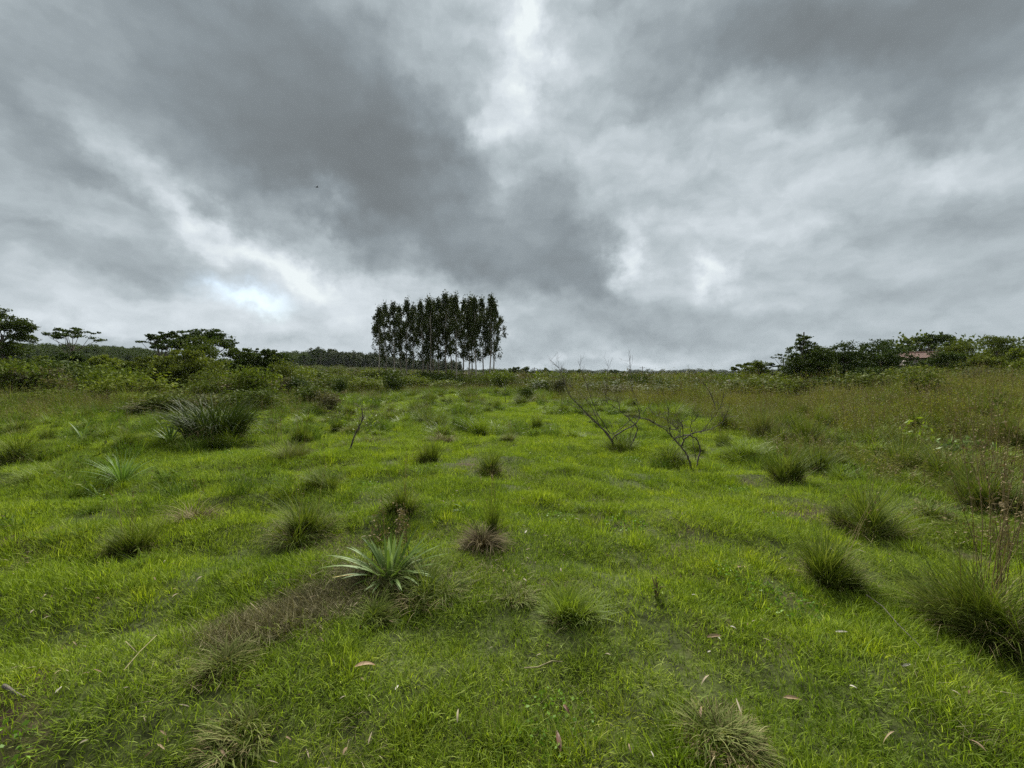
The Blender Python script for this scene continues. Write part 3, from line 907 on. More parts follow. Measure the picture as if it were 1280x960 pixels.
for i, (px, py, hp, wp, n, mats, dead, bend, up, st, label) in enumerate(TUSS):
    p = at(px, py)
    t = tussock('grass_tussock', ysize(p, wp), ysize(p, hp) * (1.05 if up > .55 else 1.2), n, mats, label, 'grass tussocks standing in the pasture', dead, bend, up, st, i,
                bw=(0.0028 + 0.00016 * p[1], 0.0055 + 0.0003 * p[1]))
    put(t, p)
TUSS_P = [at(a[0], a[1]) for a in TUSS]

# smaller ones further out, copies of four
proto = [tussock('small_tussock', .55, .34, 230, DARK, '', None, .4, (.4, 1.2), .6, 5, 201, bw=(.005, .010)),
         tussock('small_tussock', .8, .34, 260, BRIGHT, '', None, .2, (.5, 1.3), .4, 0, 202, bw=(.005, .010)),
         tussock('small_tussock', .6, .34, 230, GREY, '', None, .6, (.5, 1.4), .5, 7, 203, bw=(.005, .010)),
         tussock('small_tussock', .5, .42, 230, DARK, '', None, .5, (.2, .8), .8, 10, 204, bw=(.005, .010))]
used = [False] * 4
KINDS = ['dark', 'fresh green', 'greyish', 'stalky upright']
def where(px, D, bands, far):
    w = next(t for lim, t in bands if px < lim)
    d = next(t for lim, t in far if D < lim)
    return w + ', ' + d
TUFT_W = [(120, 'left of the fountain plant'), (215, 'left of the dark strap-leaf clump'), (330, 'level with the strap-leaf clump'), (430, 'left of the crooked sapling'), (520, 'just right of the crooked sapling'),
          (610, 'below the tall tree stand'), (690, 'between tall stand and bare shrubs'), (790, 'by the larger bare shrub'), (960, 'by the smaller bare shrub'),
          (1060, 'right of the bare shrubs'), (1140, 'below the little house'), (1400, 'near the right edge')]
TUFT_D = [(9, 'nearest'), (14, 'midway'), (20, 'farther back'), (27, 'far back'), (99, 'farthest')]
def small_tuss(k, p, s, zone):
    r = proto[k] if not used[k] else copy_tree(proto[k]); used[k] = True
    put(r, p, None, s)
    px = 640 + p[0] / p[1] * F_PX
    size = 'small' if s < .85 else 'middling' if s < 1.2 else 'big'
    g = '%s %s grass tuft %s' % (size, KINDS[k], where(px, p[1], TUFT_W, TUFT_D))
    tag(r, g, 'grass tuft', 'grass tufts ' + zone)
cnt = 0
rs = np.random.default_rng(99)
while cnt < 285:
    if rs.uniform() < 0.68:
        D = rs.uniform(9, 36); px = rs.uniform(20, 930)
        zone = 'scattered on the far lawn'
    else:
        D = rs.uniform(6, 22); px = rs.uniform(960, 1270)
        zone = 'in the weeds of the right slope'
    p = spot(px, D)
    if zone[0] == 's' and lawn_mask(p[0], p[1]) < 0.5: continue
    if any(math.hypot(p[0] - q[0], p[1] - q[1]) < 0.5 for q in TUSS_P): continue
    if zone[0] == 's' and 560 < px < 900 and D < 16 and rs.uniform() < 0.7: continue
    small_tuss(int(rs.integers(0, 4)) if zone[0] == 'i' else int(rs.choice([0, 0, 1, 2, 3, 1])), p, rs.uniform(0.5, 1.35) * (0.8 + D / 50), zone)
    TUSS_P.append(p); cnt += 1

# ------------------------------------------------------------------ strap-leaved plants
M_strap = leaf_mat('strap_leaves', [(0.055, 0.095, 0.018), (0.10, 0.155, 0.035), (0.17, 0.235, 0.080)], 0.2, 0.45, 0.3)
M_strapg = leaf_mat('strap_leaves_green', [(0.06, 0.11, 0.02), (0.10, 0.17, 0.035), (0.15, 0.23, 0.07)], 0.25, 0.42, 0.45)
M_yellow = leaf_mat('yellowed_leaf', [(0.42, 0.30, 0.07), (0.36, 0.30, 0.10)], 0.2, 0.5, 0.3)
M_bud = leaf_mat('young_leaf', [(0.24, 0.31, 0.15), (0.20, 0.27, 0.12)], 0.2, 0.45, 0.4)

def strap_plant(name, specs, mat, label, group, width=0.032, extra=0, seed=0, L0=.35):
    """specs: (azimuth deg, length, lean, droop)"""
    rng = np.random.default_rng(seed)
    root = empty(name, (0, 0, 0)); tag(root, label, 'plant', group)
    sp = [tuple(s) for s in specs]
    for _ in range(extra):
        sp.append((rng.uniform(0, 360), L0 * rng.uniform(0.6, 1.2), rng.uniform(0.15, 1.2), rng.uniform(0.3, 1.1)))
    sp = np.array(sp)
    mb = MB()
    n = len(sp); az = np.radians(sp[:, 0])
    pos = np.stack([np.cos(az) * 0.03, np.sin(az) * 0.03, np.full(n, 0.02)], -1)
    blades(mb, pos, sp[:, 1], width * rng.uniform(0.8, 1.15, n), sp[:, 2], sp[:, 3], k=9, az=az, fold=True, flat=1.0, wpow=2.6, base_w=0.6, rng=rng)
    mb.obj('leaf_rosette', mat, root)
    return root

hero = strap_plant('strap_leaved_plant', [
    (182, .50, .75, .85), (196, .52, .80, 1.0), (172, .46, .95, .55), (160, .40, .75, .50), (150, .38, .55, .35), (205, .40, .9, .9),
    (120, .34, .32, .2), (100, .36, .22, .15), (80, .33, .12, .2), (70, .38, .35, .25), (52, .42, .45, .35), (35, .44, .6, .4), (20, .44, .7, .7),
    (8, .46, .8, .75), (-4, .40, .9, .6), (-20, .36, .85, .9), (-38, .34, .8, 1.2), (-60, .28, .9, 1.0), (-100, .26, .9, 1.1), (-135, .30, .9, 1.0),
    (218, .36, .8, .9), (140, .36, .45, .6), (60, .30, .15, .3), (-70, .24, .7, 1.2), (27, .38, .5, .9), (168, .42, .6, .8)],
    M_strap, 'large pale green strap-leaved rosette plant in front of the brown straw patch', None, 0.034, 46, 3, .36)
put(hero, (HERO[0], HERO[1], HERO[2] + 0.07), 0.0)
mb = MB(); blades(mb, [[-0.02, -0.02, 0.03]], [.40], [.034], [1.0], [.55], k=8, az=[math.radians(212)], fold=True, flat=1, wpow=2.6)
tag(mb.obj('yellowed_leaf', M_yellow, hero), 'leaf turning yellow and brown at its tip')
mb = MB(); blades(mb, [[0, 0.01, 0.05], [0.02, -0.02, 0.05], [-0.01, 0.0, 0.05]], [.30, .22, .26], [.030, .028, .026], [.1, .12, .3], [.1, .1, .1], k=6, az=[2.0, -1.2, .5], fold=True, flat=1, wpow=4)
tag(mb.obj('young_leaf', M_bud, hero), 'pale upright young leaves at the heart')

for (px, py, n, L0, w, mat, label, sd) in [
    (153, 604, 130, .60, .013, M_strapg, 'fresh green narrow-leaved fountain plant on the left lawn', 11),
    (104, 549, 10, .45, .045, M_strap, 'pale grey strap-leaved plant, the one farthest left', 12),
    (213, 553, 60, .60, .030, M_strapg, 'green strap-leaved plant touching the left side of the dark leafy clump', 13),
    (300, 545, 50, .55, .030, M_strapg, 'green strap-leaved plant in front of the dark leafy clump at its right', 14),
    (585, 640, 14, .16, .012, M_strapg, 'tiny strap-leaved seedling behind the brown dead tussock', 15),
    (125, 622, 22, .24, .014, M_strapg, 'small green narrow-leaved plant in front of the narrow-leaved fountain plant', 16)]:
    p = at(px, py)
    put(strap_plant('strap_leaved_plant', [], mat, label, None, w, n, sd, L0), (p[0], p[1], p[2] - .02))

# the big dark clump of long strap leaves (left, behind the lawn)
def big_clump():
    p = at(268, 552)
    root = empty('strap_leaf_clump', (0, 0, 0)); tag(root, 'big dark clump of long drooping strap leaves at the far side of the left lawn', 'plant')
    rng = np.random.default_rng(5)
    W = ysize(p, 84); Hh = ysize(p, 60)
    mb, mb2 = MB(), MB()
    n = 620
    q = disc(n, W * 0.40, rng); q[:, 1] *= 0.6
    az = np.arctan2(q[:, 1], q[:, 0]) + rng.normal(size=n) * 0.9
    blades(mb, q, Hh * rng.uniform(0.7, 1.35, n), rng.uniform(.016, .032, n), rng.uniform(0.0, .5, n), rng.uniform(.7, 2.2, n), k=7, az=az, fold=True, wpow=2.4, rng=rng)
    mb.obj('leaf_mass', M_clump, root)
    n = 200
    q = disc(n, W * 0.42, rng); q[:, 1] *= 0.6
    blades(mb2, q, Hh * rng.uniform(0.5, 1.0, n), rng.uniform(.012, .025, n), rng.uniform(0.2, .9, n), rng.uniform(1.2, 2.6, n), k=6, rng=rng)
    mb2.obj('dead_leaves', M_tdead, root)
    put(root, p, 0.0)
M_clump = leaf_mat('clump_leaves', [(0.016, 0.028, 0.006), (0.030, 0.048, 0.010), (0.052, 0.075, 0.018), (0.026, 0.042, 0.009), (0.12, 0.145, 0.06)], 0.15, 0.5, 0.2)
big_clump()

# pale broad-leaved herbs on the right
def herb(px, py, hp, label, sd, n=60, pale=True):
    p = at(px, py); rng = np.random.default_rng(sd)
    h = ysize(p, hp)
    root = empty('broad_leaved_herb', (0, 0, 0)); tag(root, label, 'plant')
    mb, mb2 = MB(), MB()
    for j in range(max(5, n // 9)):
        a = rng.uniform(0, 6.28); le = rng.uniform(0.1, 0.7)
        tip = np.array([math.cos(a) * math.sin(le), math.sin(a) * math.sin(le), math.cos(le)]) * h * rng.uniform(.7, 1.1)
        P = [np.zeros(3), tip * .5 + [0, 0, .04], tip]
        tube(mb2, P, [.007, .005, .003], 4)
        q = np.array([tip * t for t in rng.uniform(.5, 1.02, 9)]) + rng.normal(size=(9, 3)) * h * 0.07
        leaves(mb, q, h * 0.20, 0.42, rng=rng)
    mb2.obj('stem', M_stalk, root); mb.obj('foliage', M_strap if pale else M_tbright, root)
    put(root, p)
herb(1205, 580, 48, 'pale broad-leaved herb standing out of the long grass near the right edge', 1)
herb(1150, 566, 40, 'green broad-leaved herb in the dark grass band on the right', 2, 50, False)
herb(820, 748, 26, 'tiny yellow-green herb alone in the lawn on the right of the middle', 3, 24, False)

# ------------------------------------------------------------------ bare shrubs and saplings
M_twig = bark_mat('dead_wood', (0.026, 0.021, 0.017), (0.11, 0.092, 0.078), 30, 3)
def px_branch(pts, base, rng, dy0=0.0, dy1=None):
    """picture trace of a branch stood up at the shrub's own distance, bending in depth along its length"""
    D = base[1]; dy1 = rng.uniform(-0.45, 0.45) if dy1 is None else dy1
    P = np.array(pts, float); t = np.linspace(0, 1, len(P))
    x = (P[:, 0] - 640) / F_PX * D - base[0]
    z = CAM_Z - (P[:, 1] - HORIZON) / F_PX * D - base[2]
    y = dy0 + (dy1 - dy0) * t ** 1.3 + rng.normal(size=len(P)) * 0.015 * (t > 0)
    q = np.stack([x, y, z], -1)
    # finer, slightly wandering polyline
    tt = np.linspace(0, 1, len(P) * 4)
    out = np.stack([np.interp(tt, t, q[:, i]) for i in range(3)], -1)
    k = np.array([.25, .5, .25])
    for _ in range(2):
        inner = out.copy()
        for i in range(3): inner[1:-1, i] = np.convolve(out[:, i], k, 'valid')
        out = inner
    out[1:-1] += rng.normal(size=(len(out) - 2, 3)) * 0.006
    return out

def twigs(mb, path, rng, n, length, r):
    for _ in range(n):
        i = int(rng.integers(len(path) // 3, len(path) - 1))
        d = path[min(i + 1, len(path) - 1)] - path[i - 1]; d /= np.linalg.norm(d) + 1e-9
        v = d * 0.7 + rng.normal(size=3) * 0.55 + np.array([0, 0, 0.45]); v /= np.linalg.norm(v)
        L = length * rng.uniform(0.4, 1.2); m = 6
        pts = [path[i]]
        for k in range(m):
            v = v + rng.normal(size=3) * 0.16 + np.array([0, 0, 0.05]); v /= np.linalg.norm(v)
            pts.append(pts[-1] + v * L / m)
        pts = np.array(pts)
        tube(mb, pts, np.linspace(r, r * 0.35, m + 1), 4)
        if L > length * 0.6:
            for _ in range(2):
                j = int(rng.integers(1, m)); v2 = v + rng.normal(size=3) * 0.6; v2 /= np.linalg.norm(v2)
                tube(mb, np.array([pts[j], pts[j] + v2 * L * .25, pts[j] + v2 * L * .45 + [0, 0, L * .06]]), [r * .6, r * .45, r * .25], 4)

def bare_shrub(base_px, crop, mains, label, seed, r0=0.016, tw=6, tl=.30):
    base = at(*base_px); rng = np.random.default_rng(seed)
    root = empty('bare_shrub', (0, 0, 0)); tag(root, label, 'dead shrub', 'leafless shrubs in the lawn')
    root.location = base
    cx, cy, sc = crop
    for pts, r_a, r_b, nt in mains:
        P = [(cx + a / sc, cy + b / sc) for a, b in pts]
        path = px_branch(P, base, rng)
        mb = MB()
        tube(mb, path, np.linspace(r_a * r0, r_b * r0, len(path)), 6)
        twigs(mb, path, rng, int(nt * 2.6), tl * .9, .0028)
        mb.obj('branch', M_twig, root)
    return root
bare_shrub((782, 560), (600, 420, 5.3333), [
    ([(905, 760), (870, 680), (790, 590), (700, 500), (600, 400), (560, 290), (540, 220), (465, 145)], 1.3, .18, 10),
    ([(890, 700), (820, 610), (760, 570), (680, 490), (590, 465)], .8, .2, 7),
    ([(800, 600), (740, 470), (690, 400), (590, 330)], .6, .18, 6),
    ([(870, 650), (790, 540), (750, 450), (700, 320), (640, 170)], .7, .16, 8),
    ([(905, 760), (880, 680), (960, 630), (1040, 600), (1085, 550), (1080, 480), (1050, 440)], 1.3, .3, 8),
    ([(1085, 550), (1040, 535), (980, 590), (930, 640), (895, 665)], .5, .5, 4),
    ([(1000, 750), (1045, 650), (1050, 600), (960, 520), (925, 490), (930, 440), (860, 420), (760, 440)], .9, .25, 8),
    ([(925, 490), (870, 455), (830, 440), (840, 300), (842, 160)], .4, .14, 6),
    ([(1085, 545), (1200, 600), (1270, 620), (1330, 600)], .7, .2, 8),
    ([(1000, 740), (995, 640), (1000, 590)], .5, .3, 3),
    ([(920, 760), (940, 720), (900, 680), (850, 560)], .6, .2, 5),
    ([(1080, 500), (1030, 380), (1022, 260), (1025, 140)], .35, .12, 7),
    ([(1085, 520), (1120, 470), (1150, 520), (1200, 540)], .4, .15, 6)],
    'larger leafless grey shrub with several wide crooked branches, left of the pair', 21)
bare_shrub((867, 587), (780, 420, 5.3333), [
    ([(455, 895), (430, 810), (385, 740), (330, 690), (270, 620), (150, 550), (60, 540)], 1.0, .25, 10),
    ([(385, 740), (400, 680), (450, 640), (560, 620), (640, 560), (640, 490)], .8, .2, 10),
    ([(485, 900), (500, 830), (530, 770), (510, 700), (470, 670), (430, 680), (390, 700)], .8, .5, 5),
    ([(330, 700), (380, 650), (340, 610), (300, 570)], .5, .2, 7),
    ([(400, 700), (370, 600), (320, 560)], .5, .2, 6),
    ([(450, 640), (430, 580), (460, 520)], .4, .2, 5),
    ([(385, 740), (300, 660), (260, 560), (240, 470)], .5, .15, 8),
    ([(485, 830), (480, 700), (500, 640)], .35, .2, 3),
    ([(520, 640), (560, 560), (600, 470), (590, 380)], .4, .14, 6)],
    'smaller leafless shrub with low tangled branches, right of the pair', 22, .018, 6, .26)

def sapling(base_px, pts, label, seed, nleaf=60, r=.016, leaf=.06, mat=None):
    base = at(*base_px); rng = np.random.default_rng(seed)
    root = empty('sapling', (0, 0, 0)); root.location = base
    tag(root, label, 'sapling')
    path = px_branch(pts, base, rng, 0, .1)
    mb = MB(); tube(mb, path, np.linspace(r, r * .35, len(path)), 6); twigs(mb, path, rng, 9, .28, r * .3)
    mb.obj('stem', M_twig, root)
    top = path[len(path) // 2:]
    q = top[rng.integers(0, len(top), nleaf)] + rng.normal(size=(nleaf, 3)) * [.16, .16, .12]
    mb = MB(); leaves(mb, q, leaf, .4, rng=rng); mb.obj('foliage', mat or M_tbright, root)
sapling((435, 565), [(435, 567), (441, 548), (447, 535), (452, 522), (450, 508)], 'crooked dark sapling with a few small leaves, leaning in the left middle lawn', 31, 130, .02)
sapling((421, 536), [(421, 537), (420, 528), (422, 515)], 'thin little sapling behind and left of the crooked one', 32, 40, .012)
sapling((660, 480 + 24), [(632, 505), (631, 490), (633, 474)], 'small spindly sapling on the far lawn left of the dark ball of grass', 33, 60, .02, .08)
sapling((895, 520), [(896, 522), (894, 505), (888, 488), (880, 478)], 'thin crooked sapling beyond the smaller bare shrub', 34, 20, .02)

# tall lone stalks at the right
def stalks(base_px, hp, n, spread, label, sd):
    base = at(*base_px); rng = np.random.default_rng(sd)
    root = empty('weed_stalks_clump', (0, 0, 0)); root.location = base
    tag(root, label, 'tall weed', 'tall dry weed stalks')
    h = ysize(base, hp)
    mb, mb2 = MB(), MB()
    for j in range(n):
        p0 = np.array([rng.normal() * spread, rng.normal() * spread, 0]); v = np.array([rng.normal() * .08, rng.normal() * .08, 1.0]); pts = [p0]
        hh = h * rng.uniform(.55, 1.05)
        for k in range(7):
            v = v + rng.normal(size=3) * .045; v /= np.linalg.norm(v); pts.append(pts[-1] + v * hh / 7)
        pts = np.array(pts); tube(mb, pts, np.linspace(.0034, .0016, 8), 4)
        m = 26; t = rng.uniform(.45, 1, m) * 7; i = np.minimum(t.astype(int), 6); f = (t - i)[:, None]
        q = pts[i] * (1 - f) + pts[i + 1] * f + rng.normal(size=(m, 3)) * .016
        leaves(mb, q, .030, .35, rng=rng)
    mb.obj('stem', M_stalk, root)
stalks((1240, 780), 300, 12, .055, 'tallest bundle of thin dry stalks rising from the clump at the lower right', 41)
stalks((1262, 700), 220, 10, .08, 'second bundle of dry stalks behind the tallest one at the right edge', 42)
stalks((1235, 636), 150, 10, .12, 'reddish dry stalks standing in the stalky tussock by the pale herb', 43)
stalks((1075, 560), 90, 9, .2, 'thin stalks above the weeds midway between the bare shrubs and the right edge', 44)
stalks((985, 600), 70, 7, .08, 'few thin stalks over the upright tussock right of the bare shrubs', 45)
stalks((485, 700), 75, 10, .10, 'pale thin grass stems standing behind the strap-leaved plant', 46)
stalks((345, 560), 60, 7, .10, 'thin stems above the greyish tussock left of the crooked sapling', 47)
stalks((1190, 545), 90, 8, .25, 'dark thin stalks over the weeds behind the pale herb', 48)

# ------------------------------------------------------------------ bits lying in the grass
M_litter = leaf_mat('dry_leaf', [(0.15, 0.095, 0.055), (0.26, 0.18, 0.10)], 0.05, 0.6, 0.3)
M_litterp = leaf_mat('bleached_leaf', [(0.28, 0.25, 0.20), (0.40, 0.37, 0.30)], 0.1, 0.6, 0.3)
M_red = leaf_mat('red_brown_leaf', [(0.085, 0.045, 0.030), (0.13, 0.065, 0.042)], 0.05, 0.5, 0.4)
def dry_leaf(px, py, lp, mat, label, ang, curl=1.2, name='dry_leaf', w=.22):
    p = at(px, py); L = ysize(p, lp) * .9
    mb = MB()
    blades(mb, [[-L / 2, 0, 0.0]], [L], [L * w], [1.57 - curl * .5], [curl], k=8, az=[0.0], fold=True, flat=1, wpow=3.5, base_w=.3)
    o = mb.obj(name, mat); o.location = (p[0], p[1], p[2] + 0.035); o.rotation_euler = (random.uniform(.1, .7), random.uniform(-.2, .3), rad(ang))
    tag(o, label, 'dry leaf', 'dry leaves lying on the lawn')
for a in [
    (457, 842, 30, M_litter, 'curled orange-brown dry leaf lying in the grass below the strap-leaved plant', 25, 1.0),
    (496, 873, 12, M_litterp, 'small bleached chip of leaf near the curled orange-brown one', 80, .3),
    (926, 715, 18, M_litter, 'straight tan dry leaf lying in the right middle lawn', -12, .4),
    (893, 803, 22, M_litter, 'tan curled leaf above a white one, right of the bottom middle', 5, .8),
    (917, 797, 10, M_litterp, 'white curled leaf bit just right of the tan curled leaf', -40, 1.5),
    (900, 810, 8, M_litterp, 'small white leaf bit hanging under the tan curled leaf', -70, 1.2),
    (887, 827, 8, M_litterp, 'white leaf bit below the tan curled leaf', 20, 1.5),
    (868, 752, 8, M_litterp, 'little white leaf bit alone above the tan curled leaf', 0, 1.2),
    (991, 887, 24, M_litter, 'pale brown pointed dry leaf near the sprawling tussock at the bottom', -18, .7),
    (709, 902, 18, M_red, 'dark red-brown broad dead leaf in the bottom middle', -60, 1.4),
    (697, 938, 34, M_red, 'long red-brown strip of dead leaf at the bottom middle edge', 95, .5),
    (657, 672, 9, M_litterp, 'white speck of leaf in the open lawn right of the dead tussock', 70, .6),
    (815, 956, 9, M_litterp, 'white leaf bit at the bottom edge right of the middle', 100, .5),
    (74, 874, 12, M_litterp, 'whitish upright leaf bit in the lower left lawn', 95, .4),
    (1052, 797, 16, M_litterp, 'pale straw piece lying flat in the right lawn', -6, .2),
    (1133, 842, 14, M_litterp, 'pale forked leaf bit beside the long dark stem on the right', 10, .8),
    (1067, 870, 10, M_litterp, 'pale small leaf bit left of the long dark stem on the right', -60, .9)]:
    dry_leaf(*a)
def stick(pts, rpx, label, mat, name='fallen_stem', zoff=.06):
    P = np.array([at(*q) for q in pts]); P[:, 2] += zoff
    c = P[0].copy(); mb = MB(); tube(mb, P - c, np.linspace(rpx, rpx * .4, len(P)), 5)
    o = mb.obj(name, mat); o.location = c; tag(o, label, 'fallen stem')
M_straw = bark_mat('straw', (0.16, 0.13, 0.07), (0.27, 0.23, 0.13), 40, 3, bump=0)
stick([(1083, 760), (1103, 778), (1122, 800), (1150, 830)], .003, 'long thin dark stem leaning across the lawn at the lower right', M_twig, zoff=.09)
stick([(655, 853), (672, 850), (690, 842), (703, 841)], .004, 'bent straw lying in the lawn below the fresh bright tuft', M_straw)
stick([(5, 868), (18, 878), (32, 884)], .010, 'short thick brown stick at the lower left edge', M_twig, zoff=.04)
stick([(157, 815), (172, 834)], .0022, 'short straw meeting a longer one in the lower left lawn', M_straw)
stick([(155, 858), (175, 833), (196, 808), (184, 808)], .0022, 'long bent pale straw in the lower left lawn', M_straw)
stick([(313, 766), (330, 780), (352, 792)], .004, 'pale broken stem across the top of the brown straw patch', M_straw, zoff=.05)

# ------------------------------------------------------------------ trees
M_bark = bark_mat('dark_bark', (0.05, 0.04, 0.032), (0.12, 0.10, 0.08), 3, 4)
M_eubark = bark_mat('pale_bark', (0.16, 0.13, 0.10), (0.36, 0.32, 0.27), 1.6, 5)
M_euc = leaf_mat('tall_tree_leaves', [(0.022, 0.030, 0.012), (0.040, 0.052, 0.018), (0.055, 0.070, 0.022)], 0.10, 0.6, 0.12, big=[(0.8, 0.85, 0.8), (1.15, 1.1, 1.0)])
M_dark = leaf_mat('dark_leaves', [(0.022, 0.036, 0.010), (0.040, 0.060, 0.014), (0.062, 0.084, 0.020)], 0.15, 0.65, 0.1, big=[(0.85, 0.9, 0.85), (1.2, 1.15, 0.9)])
M_mid = leaf_mat('mid_leaves', [(0.040, 0.058, 0.012), (0.070, 0.094, 0.020), (0.098, 0.122, 0.026)], 0.2, 0.65, 0.08, big=[(0.75, 0.8, 0.75), (1.2, 1.1, 0.9)])
M_light = leaf_mat('light_leaves', [(0.06, 0.085, 0.012), (0.095, 0.125, 0.020), (0.14, 0.165, 0.036)], 0.22, 0.65, 0.08, big=[(0.75, 0.8, 0.75), (1.15, 1.1, 0.9)])
M_olive = leaf_mat('olive_leaves', [(0.055, 0.060, 0.026), (0.09, 0.095, 0.045), (0.13, 0.13, 0.07), (0.09, 0.070, 0.040)], 0.15, 0.65, 0.08, big=[(0.75, 0.8, 0.75), (1.15, 1.05, 0.95)])

def clump_cloud(rng, centre, rad3, n, hollow=0.55):
    d = rng.normal(size=(n, 3)); d /= np.linalg.norm(d, axis=1)[:, None]
    r = rng.uniform(hollow ** 3, 1, n) ** (1 / 3)
    return centre + d * r[:, None] * rad3 * (1 + rng.normal(size=(n, 1)) * 0.10)

def crown_tree(name, h, trunk_h, clumps, rng, mat, leaf, nleaf, r0=.16, bark=None, aspect=.5, droop=None, lean=(0, 0), limb=True, stems=1):
    """clumps: list of (centre xyz, radii xyz). Trunk(s), a limb to every clump, leaves through the clumps' volumes"""
    root = empty(name, (0, 0, 0))
    bark = bark or M_bark
    for s in range(stems):
        mb = MB(); m = 8
        t = np.linspace(0, 1, m)
        off = rng.normal(size=2) * .12 * (s > 0)
        tx = lean[0] * t ** 1.3 + np.cumsum(rng.normal(size=m)) * .015 * h * .3 + off[0] * (1 + t * 3); ty = lean[1] * t + np.cumsum(rng.normal(size=m)) * .015 * h * .3 + off[1] * (1 + t * 3)
        tx[0] = off[0]; ty[0] = off[1]
        tr = np.stack([tx, ty, t * trunk_h * 1.15 - 0.1], -1)
        tube(mb, tr, np.linspace(r0, r0 * .5, m), 7)
        mb.obj('trunk', bark, root)
    if limb:
        mb = MB()
        for c, r3 in clumps:
            c = np.array(c, float)
            i = int(rng.integers(m // 2, m)); a = tr[i]
            if c[2] < a[2]: a = tr[max(1, i - 3)]
            mid = a * .5 + c * .5 + np.array([0, 0, -0.06 * h]) + rng.normal(size=3) * .02 * h
            tt = np.linspace(0, 1, 6)[:, None]
            P = (1 - tt) ** 2 * a + 2 * tt * (1 - tt) * mid + tt ** 2 * c
            tube(mb, P, np.linspace(r0 * .38, r0 * .10, 6), 5)
        tube(mb, tr[m // 4:], r0 * .3, 4)
        mb.obj('limbs', bark, root)
    vol = np.array([r3[0] * r3[1] * r3[2] for _, r3 in clumps]) ** (2 / 3)
    share = vol / vol.sum()
    mb = MB()
    for (c, r3), sh in zip(clumps, share):
        k = max(6, int(nleaf * sh))
        # every clump is itself a bunch of sprays
        ns = max(3, k // 45)
        sc = clump_cloud(rng, np.array(c, float), np.array(r3, float), ns, .35)
        who = rng.integers(0, ns, k)
        q = sc[who] + rng.normal(size=(k, 3)) * np.array(r3, float) * .20
        leaves(mb, q, leaf * 1.45, aspect + .08, rng=rng, droop=droop)
    mb.obj('crown', mat, root)
    return root

def dome_clumps(rng, w, h, base, n, flat=.6, top=1.0):
    """clumps filling a dome w wide between heights base and h"""
    out = []
    for i in range(n):
        a = rng.uniform(0, 6.28); q = rng.uniform(0, 1) ** .55
        zr = rng.uniform(0, 1)
        lim = math.sqrt(max(0.02, 1 - (zr * top) ** 2.2))
        r = w * rng.uniform(.11, .19)
        out.append(((math.cos(a) * q * w * .40 * lim, math.sin(a) * q * w * .40 * lim, base + r * flat + (h - base - 2 * r * flat) * zr), (r, r, r * flat)))
    return out

def flat_clumps(rng, w, h, base, n, th=.16):
    """umbrella: layers of flat pads"""
    out = []
    for i in range(n):
        a = rng.uniform(0, 6.28); q = rng.uniform(.1, 1) ** .6
        x, y = math.cos(a) * q * w * .42, math.sin(a) * q * w * .42
        z = base + (h - base) * (1 - .55 * q ** 2) * rng.uniform(.72, 1.0)
        r = w * rng.uniform(.09, .15)
        out.append(((x, y, z), (r, r, r * th * 2.2)))
    return out

def stand(root, px, D, label, cat='tree', group=None, dz=0.0, rz=0.0, s=1.0, sink=0.05):
    p = spot(px, D)
    root.location = (p[0], p[1], p[2] - sink + dz); root.rotation_euler = (0, 0, rz)
    root.scale = (s, s, s) if isinstance(s, (int, float)) else s
    tag(root, label, cat, group)
    return root

def need_h(px, D, top_py):
    """height that brings a thing standing there up to the sight line of photo row top_py"""
    p = spot(px, D)
    k = math.hypot(1, 0)
    return CAM_Z + (HORIZON - top_py) / F_PX * D - p[2]

# -- the tall slender stand in the middle
def euc(seed, h):
    rng = np.random.default_rng(seed)
    root = empty('tall_slender_tree', (0, 0, 0))
    m = 10; t = np.linspace(0, 1, m)
    wob = np.cumsum(rng.normal(size=(m, 2)), 0) * .10; wob[0] = 0
    tr = np.stack([wob[:, 0] + rng.uniform(-.6, .6) * t, wob[:, 1], t * h * .97], -1)
    mb = MB(); tube(mb, tr, np.linspace(.17, .03, m), 6); mb.obj('trunk', M_eubark, root)
    mb, mbl = MB(), MB()
    lo = rng.uniform(.26, .42)
    n = 60
    for i in range(n):
        f = lo + (1 - lo) * (i + rng.uniform(0, 1)) / n
        g = (f - lo) / (1 - lo)
        R = (2.1 * math.sin(math.pi * min(1, g * .80 + .24)) ** .6) * rng.uniform(.35, 1.15) * (1.0 if g > .3 else .75)
        a = rng.uniform(0, 6.28)
        c0 = np.array([np.interp(f, t, tr[:, 0]), np.interp(f, t, tr[:, 1]), f * h * .97])
        c = c0 + np.array([math.cos(a) * R, math.sin(a) * R, R * .45])
        tube(mb, np.array([c0 - [0, 0, R * .4], (c0 + c) / 2, c]), [.035, .025, .012], 4)
        k = int(rng.uniform(45, 105) * (1.0 if g > .3 else .5))
        r = rng.uniform(.35, .62)
        q = c + rng.normal(size=(k, 3)) * np.array([r * .5, r * .5, r * .85])
        leaves(mbl, q, .40, .48, rng=rng, droop=1.2)
    k = 160; q = tr[-1] + rng.normal(size=(k, 3)) * [.35, .35, .7] + [0, 0, -.3]
    leaves(mbl, q, .36, .48, rng=rng, droop=1.0)
    mb.obj('limbs', M_bark, root); mbl.obj('crown', M_euc, root)
    return root
EUC = [(478, 384, 60), (489, 381, 67.2), (499, 379, 60.9), (507, 382, 69), (513, 374, 61.8), (523, 381, 68.1), (532, 376, 60.9), (538, 373, 66.3), (546, 376, 71.7), (545, 374, 60),
       (553, 373, 65.4), (561, 367, 61.8), (568, 371, 68.1), (576, 369, 60.9), (582, 374, 70.8), (590, 370, 62.7), (596, 376, 69), (601, 371, 60), (607, 373, 65.4), (618, 370, 61.8), (624, 376, 67.2)]
